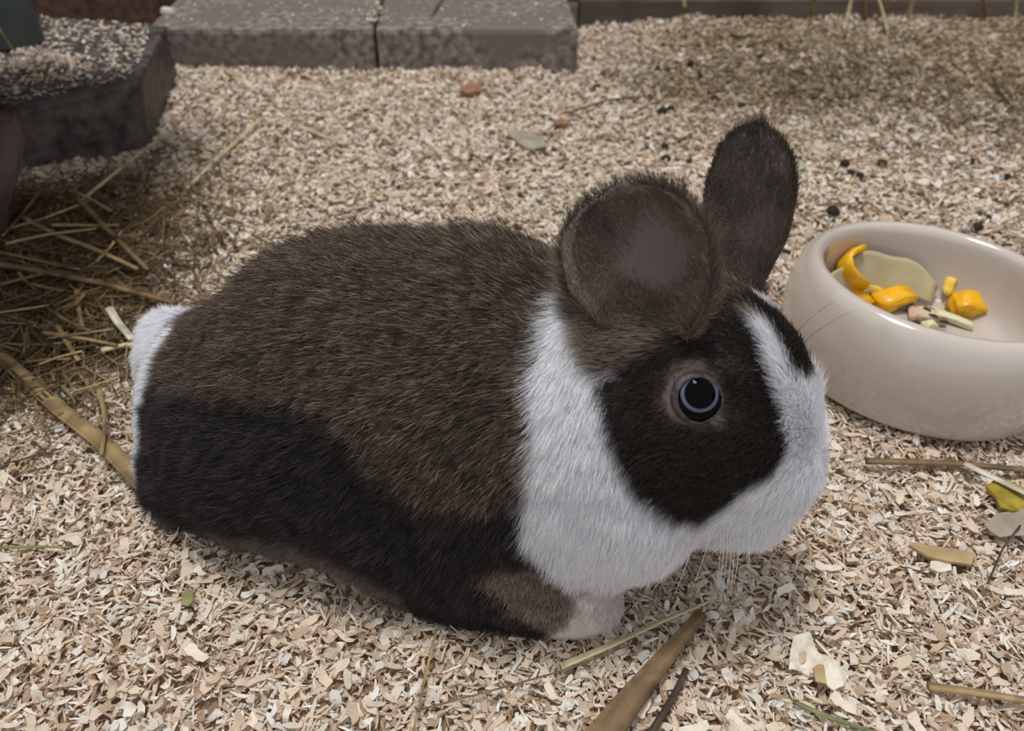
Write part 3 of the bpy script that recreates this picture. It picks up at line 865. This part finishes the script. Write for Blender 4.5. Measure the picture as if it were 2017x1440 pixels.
def ribbon(name, mid, across, half, thick, mats, lab, cat, group=None, nw=5, arch=0.0, matrix=None):
    """bent slab: mid = list of centre points, across = width direction per point (or one), half widths"""
    n = len(mid); V = []; F = []
    ac = across if isinstance(across, list) else [across] * n
    hf = half if isinstance(half, list) else [half] * n
    for s in (0, 1):
        for i in range(n):
            t = (mid[min(i + 1, n - 1)] - mid[max(i - 1, 0)]).normalized()
            a = ac[i].normalized(); nn = t.cross(a).normalized()
            for j in range(nw):
                w = -1 + 2 * j / (nw - 1)
                ed = (1 - 0.5 * abs(w) ** 4)
                V.append(tuple(mid[i] + a * (w * hf[i]) + nn * (arch * (1 - w * w) + (0.5 - s) * thick * ed)))
    I = np.arange(2 * n * nw).reshape(2, n, nw)
    for i in range(n - 1):
        for j in range(nw - 1):
            F.append((I[0, i, j], I[0, i + 1, j], I[0, i + 1, j + 1], I[0, i, j + 1])); F.append((I[1, i, j], I[1, i, j + 1], I[1, i + 1, j + 1], I[1, i + 1, j]))
        F.append((I[0, i, 0], I[1, i, 0], I[1, i + 1, 0], I[0, i + 1, 0])); F.append((I[0, i, nw - 1], I[0, i + 1, nw - 1], I[1, i + 1, nw - 1], I[1, i, nw - 1]))
    for j in range(nw - 1):
        F.append((I[0, 0, j], I[0, 0, j + 1], I[1, 0, j + 1], I[1, 0, j])); F.append((I[0, n - 1, j], I[1, n - 1, j], I[1, n - 1, j + 1], I[0, n - 1, j + 1]))
    me = mesh_np(name, V, F)
    bm = bmesh.new(); bm.from_mesh(me); bmesh.ops.recalc_face_normals(bm, faces=bm.faces); bm.to_mesh(me); bm.free()
    o = obj(name, me, mats)
    if matrix is not None: o.matrix_world = matrix
    if lab: tag(o, lab, cat, group)
    return o
V3 = Vector
Zu = V3((0, 0, 1))
def wallpt(r, deg, z): return V3((r * math.cos(R(deg)), r * math.sin(R(deg)), z))
# curved strip leaning on the left wall
def inner(px, py, z, rmax=0.0555):
    p = on_floor(px, py, z); rr = math.hypot(p.x, p.y)
    if rr > rmax: p.x *= rmax / rr; p.y *= rmax / rr
    return p
mid = [inner(*q) for q in ((1672, 470, .042), (1660, 490, .040), (1657, 512, .036), (1664, 535, .031), (1680, 553, .026), (1702, 566, .022))]
ribbon('pepper_strip', mid, [V3((p.x * -0.3, p.y * -0.3, 0)).normalized() * 0.5 + V3((0, -.3, 1)) for p in mid], [0.003, 0.0055, .0068, .0072, .0068, .0055], 0.004, m_yel, 'curved yellow pepper strip leaning against the inner wall of bowl', 'vegetable', matrix=BOWL_M)
mid = [inner(*q) for q in ((1648, 530, .024), (1655, 552, .022), (1668, 570, .019), (1690, 588, .016), (1712, 602, .0145))]
ribbon('pepper_strip', mid, [V3((1, 0.4, 0.6))] * 5, [.004, .0055, .006, .006, .004], 0.004, m_yel, 'short yellow pepper strip lying under the curved strip', 'vegetable', matrix=BOWL_M)
def chunk(name, px, py, sx, sy, sz, rot, mat, lab, cat, lift=0.0, tilt=(0, 0), taper=0.7):
    c = on_floor(px, py, 0.0105 + sz / 2 + lift)
    bm = bmesh.new(); bmesh.ops.create_cube(bm, size=1.0)
    bmesh.ops.subdivide_edges(bm, edges=bm.edges[:], cuts=2, use_grid_fill=True)
    for v in bm.verts:
        f = 1 - (1 - taper) * (v.co.x + 0.5)
        n = mnoise.noise_vector(v.co * 3.0 + V3((px, py, 0)) * 0.1) * 0.07
        v.co = V3((v.co.x * sx, v.co.y * sy * f, v.co.z * sz + 0.25 * sz * (1 - 4 * v.co.x ** 2))) + V3((n.x * sx, n.y * sy, n.z * sz))
    bmesh.ops.bevel(bm, geom=[e for e in bm.edges if e.calc_face_angle(0) > 0.9], offset=min(sx, sy, sz) * 0.14, segments=2, affect='EDGES')
    me = bpy.data.meshes.new(name); bm.to_mesh(me); bm.free()
    o = obj(name, me, mat)
    o.matrix_world = BOWL_M @ Matrix.Translation(c) @ Matrix.Rotation(R(rot), 4, 'Z') @ Matrix.Rotation(R(tilt[0]), 4, 'X') @ Matrix.Rotation(R(tilt[1]), 4, 'Y')
    return tag(o, lab, cat)
chunk('pepper_piece', 1712, 572, 0.017, 0.010, 0.006, -25, m_yel2, 'pale yellow pepper piece lying between strip and chunky piece', 'vegetable', 0.002)
chunk('pepper_piece', 1762, 590, 0.024, 0.015, 0.007, 18, m_yel, 'chunky yellow pepper piece lying in middle of bowl', 'vegetable', 0.002, (10, -12))
chunk('pepper_piece', 1906, 606, 0.018, 0.014, 0.010, -8, m_yel, 'angular bright yellow pepper piece standing next to pale rind', 'vegetable', 0.001, (18, 6), 0.85)
chunk('pepper_piece', 1868, 566, 0.010, 0.007, 0.010, 60, m_yel2, 'small pale yellow pepper tip below the lettuce leaf', 'vegetable', 0.006, (0, 30))
chunk('chewed_core', 1825, 622, 0.020, 0.017, 0.004, -20, m_pink, 'flat pinkish chewed core with dark bits on the bowl floor', 'vegetable', 0.0)
chunk('rind_piece', 1868, 628, 0.026, 0.008, 0.004, -35, m_rind, 'pale green rind sliver beside the angular yellow piece', 'vegetable', 0.0)
chunk('rind_piece', 1832, 642, 0.008, 0.006, 0.004, 10, m_rind, 'tiny green rind crumb at near edge of bowl floor', 'vegetable', 0.0)
for i, (x, y) in enumerate(((1826, 610), (1838, 622), (1860, 634))):
    chunk('seed', x, y, 0.0045, 0.0015, 0.001, -50 + 20 * i, m_seed, 'small dark seed on the pinkish chewed core', 'seed', 0.0046)['group'] = 'dark seeds in the bowl'
mid = [wallpt(0.050, -18 + 12 * i, 0.013 + 0.014 * math.sin(math.pi * i / 5)) for i in range(6)]
ribbon('rind_slice', [on_floor(1996, 560, .028), on_floor(1984, 580, .024), on_floor(1982, 605, .018), on_floor(1990, 630, .014), on_floor(2002, 650, .012)], V3((1, 0.2, 0.3)), [.003, .006, .0075, .007, .004], 0.0035, m_rind, 'pale translucent rind slice curving up the right bowl wall', 'vegetable', matrix=BOWL_M)
# lettuce leaf against the far wall
nl, nw = 22, 9
V, F = [], []
for i in range(nl):
    a = 150 - 92 * i / (nl - 1)
    env = math.sin(math.pi * (0.06 + 0.88 * i / (nl - 1))) ** 0.6
    for j in range(nw):
        w = j / (nw - 1)
        z = 0.0145 + (0.024 * env + 0.0012 * math.sin(i * 0.8)) * w
        r = 0.0455 + 0.0095 * w - 0.0012 * math.sin(i * 0.9 + w * 3)
        V.append(tuple(wallpt(r, a, z)))
for i in range(nl - 1):
    for j in range(nw - 1): F.append((i * nw + j, i * nw + j + 1, (i + 1) * nw + j + 1, (i + 1) * nw + j))
leaf = obj('lettuce_leaf', mesh_np('lettuce_leaf', V, F), m_let); leaf.matrix_world = BOWL_M
md = leaf.modifiers.new('thick', 'SOLIDIFY'); md.thickness = 0.0007
tag(leaf, 'limp pale green lettuce leaf stuck to the bowl wall', 'leaf')

# ------------------------------------------------------------------ straw, sticks, chips, droppings
def straw_mat(name, a, b):
    m = noise_mat(name, lc(*a), lc(*b), scale=120, rough=0.55, bump=0.4, detail=8, c3=lc(*[v * .86 for v in a]), scale3=60)
    nt = m.node_tree; bs = nt.nodes['Principled BSDF']; src = bs.inputs['Base Color'].links[0].from_socket
    at = nt.nodes.new('ShaderNodeAttribute'); at.attribute_name = 'Col'
    mx = nt.nodes.new('ShaderNodeMixRGB'); mx.blend_type = 'MULTIPLY'; mx.inputs[0].default_value = 1.0
    nt.links.new(src, mx.inputs[1]); nt.links.new(at.outputs['Color'], mx.inputs[2]); nt.links.new(mx.outputs[0], bs.inputs['Base Color'])
    return m
def streaks(nring, k):
    w = np.random.default_rng(nring * 7 + k).uniform(0.62, 1.12, k)[None, :] * np.random.default_rng(k).uniform(0.88, 1.06, (nring, 1)) * np.random.default_rng(3).uniform(0.93, 1.05, (nring, k))
    return np.repeat(np.clip(w, 0, 1.1).reshape(-1, 1), 3, 1)
m_st_pale = straw_mat('pale_straw', (196, 182, 140), (222, 210, 172))
m_st_gold = straw_mat('golden_straw', (150, 126, 88), (186, 160, 114))
m_st_brn = straw_mat('brown_straw', (112, 90, 64), (150, 122, 88))
m_st_dark = straw_mat('dark_straw', (66, 54, 44), (98, 80, 62))
m_st_grn = straw_mat('green_stem', (112, 118, 74), (148, 148, 100))
m_st_pink = straw_mat('pinkish_sliver', (206, 176, 150), (226, 200, 176))
m_white = straw_mat('white_splinter', (206, 196, 178), (228, 220, 204))
def stalk(name, px_pts, width, mat, lab, cat='straw', group=None, flat=0.55, dz=0.004, taper=0.8, zs=None, node=None):
    pts = []
    for i, (x, y) in enumerate(px_pts):
        pts.append(G(x, y, zs[i]) if zs else GG(x, y, dz))
    # densify
    dense = []
    for i in range(len(pts) - 1):
        m = 6
        for k in range(m):
            dense.append(pts[i].lerp(pts[i + 1], k / m))
    dense.append(pts[-1])
    sm = [dense[0]] + [(dense[i - 1] + dense[i] * 2 + dense[i + 1]) / 4 for i in range(1, len(dense) - 1)] + [dense[-1]]
    K8 = 8 if width < .0032 else 16
    V, F = tube(sm, width / 2, width / 2 * taper, K8, flat)
    V = np.array(V)
    c = V.mean(0)
    n = len(V); F = [list(f) for f in F]
    me = bpy.data.meshes.new(name)
    me.from_pydata([tuple(v - c) for v in V], [], F + [list(range(K8))[::-1], list(range(n - K8, n))])
    me.update(); set_col(me, streaks(len(sm), K8))
    o = obj(name, me, mat); o.location = c
    # a joint ring on long stalks
    if node is not None:
        k = int(node * (len(sm) - 1)); t = (sm[min(k + 1, len(sm) - 1)] - sm[k - 1]).normalized()
        V2, F2 = tube([sm[k] - t * width * .5, sm[k] - t * width * .25, sm[k] + t * width * .25, sm[k] + t * width * .5], width * .56, width * .56, 8, flat)
        mn = mesh_np('stem_node', [tuple(Vector(v) - Vector(c)) for v in V2], F2); set_col(mn, streaks(4, 8))
        obj('stem_node', mn, m_st_dark, o)
    return tag(o, lab, cat, group)
stalk('straw_stalk', [(-60, 640), (0, 700), (110, 800), (200, 868), (296, 968)], .0075, m_st_gold, 'wide golden straw stalk running from the floor to rabbit rump', dz=.006, flat=.35, taper=1.15, node=.48)
stalk('straw_curl', [(196, 765), (205, 810), (206, 850), (200, 895)], .0022, m_st_gold, 'thin golden straw curl resting across the wide stalk', dz=.010, flat=.4)
stalk('straw_stalk', [(-40, 515), (60, 530), (200, 558), (345, 597)], .0048, m_st_brn, 'long brown straw stalk pointing at the rabbit tail', dz=.012, flat=.7, node=.5)
stalk('straw_stalk', [(45, 428), (110, 462), (190, 492), (272, 530)], .0038, m_st_gold, 'golden straw stalk crossing a second stalk below the block', dz=.012, flat=.7)
stalk('straw_stalk', [(150, 385), (200, 440), (245, 485), (292, 532)], .0040, m_st_brn, 'brown straw stalk crossing the golden stalk below the block', dz=.015, flat=.7, node=.6)
stalk('straw_stalk', [(10, 480), (90, 462), (190, 450)], .0028, m_st_gold, 'thin straw lying across the golden stalk', dz=.016)
stalk('straw_stalk', [(160, 395), (215, 350), (290, 290), (348, 253)], .0042, m_st_pale, 'pale split straw leaning towards the stone block corner', dz=.012, flat=.4)
stalk('straw_stalk', [(364, 374), (440, 300), (520, 228)], .0036, m_st_pale, 'pale yellow straw lying alone on bright shavings', dz=.006, flat=.4)
stalk('wood_sliver', [(538, 228), (600, 252), (680, 284)], .0055, m_st_pink, 'pinkish flat wood sliver beside the lone pale straw', 'sliver', dz=.004, flat=.25)
stalk('straw_stalk', [(0, 610), (60, 645), (115, 690), (190, 680), (275, 640)], .0026, m_st_dark, 'dark bent straw making a wide V on the hay', dz=.008)
stalk('straw_stalk', [(200, 690), (245, 680), (290, 676)], .0042, m_st_pale, 'short pale straw end touching the rabbit tail', dz=.008, flat=.6)
stalk('wood_sliver', [(214, 606), (232, 635), (260, 668)], .0048, m_white, 'whitish pointed wood sliver on the dark hay', 'sliver', dz=.010, flat=.3)
stalk('straw_stalk', [(150, 570), (155, 610), (163, 650)], .0030, m_st_gold, 'upright golden straw bit below the long brown stalk', dz=.009)
stalk('straw_stalk', [(112, 640), (135, 680), (155, 710)], .0032, m_st_gold, 'short golden straw between the dark bent straw ends', dz=.009)
stalk('straw_stalk', [(-10, 615), (40, 600), (85, 580)], .0035, m_st_dark, 'short dark straw leaning beneath the long brown stalk', dz=.010)
stalk('straw_stalk', [(240, 455), (215, 490), (190, 515)], .0026, m_st_gold, 'short golden straw crossing under the brown stalk', dz=.014)
stalk('straw_stalk', [(0, 560), (60, 545), (100, 535)], .003, m_st_brn, 'short brown straw beside the long brown stalk', dz=.012)
stalk('dry_straw', [(-30, 20), (0, 60), (30, 105)], .0042, m_st_gold, 'golden stem leaning against the grey plastic tube', 'stem', zs=[.10, .085, .066])
stalk('dry_straw', [(98, 120), (75, 200), (48, 280)], .0028, m_st_brn, 'thin reddish stem hanging down the front of the dark block', 'stem', zs=[.075, .05, .03])
# bottom straw
stalk('plant_stick', [(1172, 1470), (1240, 1380), (1310, 1295), (1383, 1208)], .0120, m_st_brn, 'thick brown dry stick lying in front of the rabbit', 'stick', dz=.006, flat=.32, taper=.40)
stalk('straw_stalk', [(1275, 1455), (1310, 1400), (1335, 1355), (1352, 1318)], .0028, m_st_dark, 'dark shredded straw beside the thick brown stick', dz=.004)
stalk('hay_stalk', [(1110, 1310), (1210, 1268), (1300, 1225), (1398, 1184)], .0030, m_st_pale, 'pale dry grass blade crossing the tip of thick brown stick', 'grass', dz=.006, flat=.2, taper=.4)
stalk('hay_stalk', [(820, 1400), (1000, 1352), (1120, 1318), (1240, 1270)], .0009, m_st_brn, 'very thin long grass stem below the rabbit paw', 'grass', dz=.006)
stalk('hay_stalk', [(860, 1240), (838, 1330), (815, 1440)], .0012, m_st_gold, 'thin golden grass stem running down from the hind foot', 'grass', dz=.006)
stalk('straw_stalk', [(1828, 1352), (1920, 1364), (2060, 1386)], .0036, m_st_gold, 'beige straw stalk lying below the yellowish wood chip', dz=.005)
stalk('green_twig', [(1562, 1382), (1630, 1412), (1730, 1445)], .0022, m_st_grn, 'greenish stem sticking out beside a dark hollow', 'stem', dz=.004)
stalk('straw_stalk', [(1705, 908), (1800, 910), (1900, 914), (2060, 930)], .0042, m_st_brn, 'brown straw stalk lying in front of the bowl', dz=.005)
stalk('white_splinter', [(1899, 913), (1960, 942), (2030, 976)], .0036, m_white, 'flat white wood splinter crossing the brown stalk by bowl', 'splinter', dz=.008, flat=.3, taper=1.0)
stalk('hay_stalk', [(2010, 1035), (1975, 1080), (1945, 1150)], .0009, m_st_dark, 'thin dark grass stem beside the greyish leaf', 'grass', dz=.006)
stalk('hay_stalk', [(0, 1079), (70, 1077), (140, 1078)], .0016, m_st_grn, 'green grass stem lying flat on pale shavings', 'grass', dz=.004)
stalk('twig', [(1120, 222), (1200, 196), (1245, 192), (1295, 187)], .0028, m_st_dark, 'thin dark twig on the shavings behind the far ear', 'twig', dz=.006)
stalk('twig', [(1955, 155), (1975, 190), (1998, 215)], .0030, m_st_dark, 'small dark forked twig near the back board', 'twig', dz=.006)
stalk('hay_stalk', [(872, -8), (850, 30), (832, 75), (818, 118)], .0030, m_st_grn, 'green grass blade hanging over the front of a paver', 'grass', zs=[.050, .049, .03, .012], flat=.3, taper=.4)
HANG = [((1606, -12), (1592, 58)), ((1680, -12), (1660, 66)), ((1702, -12), (1704, 48)), ((1728, -12), (1752, 72)), ((1762, 0), (1716, 46)), ((1800, -12), (1784, 50)), ((1934, -12), (1946, 42)), ((2001, -12), (1998, 62)), ((1345, -12), (1349, 14))]
for i, (a, b) in enumerate(HANG):
    stalk('hanging_straw', [a, ((a[0] + b[0]) / 2 + 1, (a[1] + b[1]) / 2), b], .0045, [m_st_gold, m_st_pale][i % 2], 'dry straw hanging down in front of the back board', 'straw', 'straws hanging over the back board', zs=[.052, .032, .014] if b[1] > 20 else [.05, .046, .042], taper=1.0, flat=.6)

# chips, peels, leaves lying on the bedding
def plate(name, outline_px, dz, thick, mat, lab, cat, bumpy=0.0008, group=None, sub=2):
    pts = [GG(x, y, dz) for x, y in outline_px]
    c = sum(pts, V3()) / len(pts)
    bm = bmesh.new()
    vs = [bm.verts.new(p - c) for p in pts]
    bm.faces.new(vs)
    bmesh.ops.triangulate(bm, faces=bm.faces[:])
    bmesh.ops.subdivide_edges(bm, edges=bm.edges[:], cuts=sub, use_grid_fill=True)
    for v in bm.verts:
        v.co.z += bumpy * mnoise.noise(v.co * 120 + V3((outline_px[0][0], 0, 0)))
    r = bmesh.ops.extrude_face_region(bm, geom=bm.faces[:])
    for e in r['geom']:
        if isinstance(e, bmesh.types.BMVert): e.co.z += thick
    bmesh.ops.recalc_face_normals(bm, faces=bm.faces)
    me = bpy.data.meshes.new(name); bm.to_mesh(me); bm.free()
    o = obj(name, me, mat, smooth=False); o.location = c
    return tag(o, lab, cat, group)
m_peel = noise_mat('olive_peel', lc(134, 114, 34), lc(170, 148, 58), scale=140, rough=0.3, bump=0.5)
m_gleaf = noise_mat('greyish_leaf', lc(166, 154, 136), lc(188, 178, 160), scale=60, rough=0.6, bump=0.3, translucent=.3)
m_chip = noise_mat('yellowish_wood', lc(154, 132, 94), lc(182, 158, 116), scale=60, rough=0.7, bump=0.5)
m_wchip = noise_mat('white_wood', lc(206, 194, 176), lc(230, 221, 206), scale=260, rough=0.7, bump=0.5)
m_rchip = noise_mat('red_bark', lc(128, 92, 74), lc(158, 116, 94), scale=90, rough=0.8, bump=0.5)
m_gbit = noise_mat('green_bit', lc(116, 116, 74), lc(148, 144, 100), scale=90, rough=0.6, bump=0.4)
m_scrap = noise_mat('lettuce_scrap', lc(178, 190, 150), lc(206, 212, 184), scale=90, rough=0.5, bump=0.3, translucent=.3)
plate('vegetable_peel', [(1940, 962), (1962, 946), (2000, 956), (2040, 975), (2040, 1006), (1990, 1012), (1968, 1004), (1960, 985)], .004, .0014, m_peel, 'olive yellow vegetable peel tucked under the white splinter', 'peel', .002)
plate('dry_leaf', [(1938, 1034), (1960, 1016), (2000, 1006), (2040, 1004), (2040, 1050), (2000, 1058), (1968, 1060), (1950, 1050)], .005, .0006, m_gleaf, 'greyish papery leaf next to the olive peel', 'leaf', .002)
plate('wood_chip', [(1788, 1078), (1800, 1072), (1860, 1082), (1918, 1092), (1912, 1116), (1868, 1110), (1826, 1100)], .004, .0014, m_chip, 'flat yellowish wood chip with splintered end', 'chip')
plate('wood_chip', [(1832, 1108), (1870, 1106), (1874, 1124), (1850, 1130), (1830, 1122)], .003, .001, m_wchip, 'small cream wood chip touching the flat yellowish chip', 'chip')
plate('wood_flake', [(1560, 1262), (1590, 1256), (1614, 1284), (1640, 1300), (1672, 1332), (1660, 1356), (1640, 1362), (1606, 1332), (1580, 1318), (1552, 1322)], .004, .0008, m_wchip, 'largest ragged white wood flake lying right of brown stick', 'flake', .005, sub=4)
plate('wood_flake', [(1612, 1310), (1622, 1312), (1628, 1348), (1606, 1344), (1600, 1318)], .0055, .0008, m_chip, 'tan wood flake lying on the largest white flake', 'flake')
plate('leaf_bit', [(360, 1172), (368, 1160), (380, 1162), (382, 1186), (372, 1196), (358, 1194)], .004, .0008, m_gbit, 'small olive green leaf bit among pale shavings', 'leaf')
plate('lettuce_scrap', [(1538, 320), (1556, 312), (1580, 320), (1584, 334), (1560, 342), (1538, 338)], .005, .0008, m_scrap, 'pale green lettuce scrap behind the far ear', 'leaf', .002)
plate('bark_chip', [(905, 182), (925, 166), (946, 168), (948, 182), (925, 188)], .004, .002, m_rchip, 'red brown bark chip in front of the pavers', 'bark', .002)
plate('bark_chip', [(1090, 240), (1105, 236), (1122, 242), (1118, 248), (1094, 248)], .004, .002, m_rchip, 'small red brown bark chip near the thin dark twig', 'bark', .001)
plate('husk', [(1000, 262), (1030, 258), (1062, 270), (1078, 290), (1050, 296), (1020, 282)], .004, .001, m_gleaf, 'dull yellow husk lying on bright shavings', 'husk', .002)
# bark at the left edge
pts = [PY(-40, 240, .50), PY(22, 232, .50), PY(48, 282, .49), PY(34, 360, .475), PY(10, 470, .46), PY(-40, 480, .46)]
bm = bmesh.new()
fr = [bm.verts.new(p) for p in pts]; bk = [bm.verts.new(p + V3((-0.006, 0.02, 0.004))) for p in pts]
bm.faces.new(fr); bm.faces.new(bk[::-1])
for i in range(6): bm.faces.new((fr[i], bk[i], bk[(i + 1) % 6], fr[(i + 1) % 6]))
bmesh.ops.recalc_face_normals(bm, faces=bm.faces)
bmesh.ops.bevel(bm, geom=bm.edges[:], offset=0.003, segments=3, affect='EDGES')
me = bpy.data.meshes.new('bark_slab'); bm.to_mesh(me); bm.free()
m_bark = noise_mat('purplish_bark', lc(70, 56, 54), lc(100, 82, 78), scale=40, rough=0.8, bump=0.5, stretch=(1, 1, .3))
tag(obj('bark_slab', me, m_bark, smooth=True), 'smooth purplish brown slab standing on the hay before the block', 'slab')

# grey plastic leg standing on the block
m_pl = noise_mat('grey_green_plastic', lc(82, 92, 92), lc(94, 104, 103), scale=12, rough=0.45, bump=0.0)
lp = G(8, 96, .058)
prof2 = [(0, 0), (.0225, 0), (.0245, .002), (.0255, .05), (.027, .12), (.027, .1555), (0, .1565)]
leg = obj('plastic_tube', lathe('plastic_tube', prof2, 48), m_pl); leg.location = (lp.x, lp.y + .02, .0575)
tag(leg, 'grey green round plastic tube standing on the dark block', 'tube')

# droppings
m_drop = noise_mat('dropping', lc(36, 28, 22), lc(62, 50, 38), scale=300, rough=0.9, bump=0.8, bdist=0.0006)
dm = uvsphere('dropping', 0.0042, 16, 12)
for v in dm.vertices:
    v.co *= 1 + 0.10 * mnoise.noise(v.co * 400)
dm.materials.append(m_drop); dm.polygons.foreach_set('use_smooth', [True] * len(dm.polygons))
DROP = [(1295, 135), (1315, 138), (1378, 148), (1407, 193), (1461, 208), (1310, 288), (1313, 312), (1356, 320), (1640, 416), (1540, 454), (1910, 322), (1984, 348), (1500, 112), (1176, 172), (1305, 218), (1322, 214), (1664, 322), (1675, 340), (1694, 346), (1738, 322), (1925, 448), (1000, 314), (1013, 315), (1360, 125)]
for i, (x, y) in enumerate(DROP):
    o = link(bpy.data.objects.new('dropping', dm))
    p = GG(x, y, .003); o.location = p
    s = 0.72 + 0.35 * random.random()
    if i in (21, 22): s = 0.45
    if i == 8: s = 1.2
    o.scale = (s, s * random.uniform(.85, 1.1), s * .85); o.rotation_euler = (0, 0, random.random() * 6)
    tag(o, 'dark round rabbit dropping on the shavings', 'dropping', 'droppings on the bedding')

# fine hay: countless brown threads at the left and at the back right
VV, FF, CC, nv = [], [], [], 0
HPAL = lin([(120, 98, 70), (92, 74, 52), (150, 126, 90), (76, 60, 44), (134, 118, 84)]); HW = np.array([.25, .25, .2, .15, .15])
def hay(cx, cy, sx_, sy_, n, zt, lmin, lmax, pal=HPAL):
    P = np.c_[rng.normal(cx, sx_, n), rng.normal(cy, sy_, n), np.zeros(n)]
    P = P[clear_of_solids(P)]; P = P[~((P[:, 0] < -0.29) & (P[:, 1] > 0.60 + 0.9 * (P[:, 0] + 0.29)))]
    P[:, 2] = ground(P) + rng.uniform(0.001, zt, len(P))
    m = len(P)
    push(flakes(P, rng.uniform(lmin, lmax, m), rng.uniform(.0006, .0014, m), 0.12, pal, HW, curl=0.35))
hay(-0.30, 0.47, .05, .07, 3200, .010, .012, .04)
hay(-0.26, 0.37, .03, .04, 1100, .006, .010, .03)
GP = lin([(128, 112, 88), (104, 88, 68), (150, 134, 108), (84, 70, 54), (122, 112, 86)])
hay(0.30, 0.80, .10, .06, 1500, .006, .010, .03, GP)
hay(0.45, 0.70, .10, .06, 700, .005, .010, .03, GP)
me = mesh_np('fine_hay', np.concatenate(VV), np.concatenate(FF)); set_col(me, np.concatenate(CC))
tag(obj('fine_hay', me, m_shav, smooth=False), 'fine dull brown hay threads matted into the shavings', 'hay', kind='stuff')

# loose straws tangled in the hay corner
SM = [m_st_gold, m_st_brn, m_st_dark, m_st_brn]
for i in range(26):
    x, y = random.uniform(-20, 300), random.uniform(330, 760)
    if x > 230 and y > 560: x -= 120
    a = random.uniform(0, math.pi); l = random.uniform(35, 110)
    p = [(x - l * math.cos(a), y - l * .5 * math.sin(a)), (x + random.uniform(-6, 6), y + random.uniform(-5, 5)), (x + l * math.cos(a), y + l * .5 * math.sin(a))]
    stalk('loose_straw', p, random.uniform(.0016, .0032), SM[i % 4], 'dull straw tangled in the shaded hay corner beside the stone block', 'straw', 'loose straws in the hay corner', dz=random.uniform(.006, .014), flat=.5)

# the largest single flakes lying on top of the bedding
protos = []
for k in range(14):
    V, F, C_ = flakes(np.zeros((1, 3)), np.array([random.uniform(.007, .0115)]), np.array([random.uniform(.0018, .0042)]), 0.02, curl=2.4, nl=6, palw=np.array([.3, .25, .1, .25, .03, .1, .02, .1, .0]))
    me = mesh_np('wood_shaving', V, F); set_col(me, C_); me.materials.append(m_shav); protos.append(me)
cnt = 0
while cnt < 280:
    x, y = random.uniform(0, 2017), 1440 - 560 * random.random() ** 1.3
    p = GG(x, y, 0.0022)
    if math.hypot(p.x - BOWL_C.x, p.y - BOWL_C.y) < 0.085: continue
    dv = (p - CAM).normalized()
    if bvh.ray_cast(CAM, dv, 3.0)[0] is not None: continue
    o = link(bpy.data.objects.new('wood_shaving', protos[cnt % 14])); o.location = p
    o.rotation_euler = (random.gauss(0, .3), random.gauss(0, .3), random.random() * 6.28)
    f = random.uniform(.65, 1.05); o.scale = (f, f, f)
    tag(o, 'large pale curled wood shaving lying loose on top of the bedding', 'shaving', 'large loose wood shavings'); cnt += 1
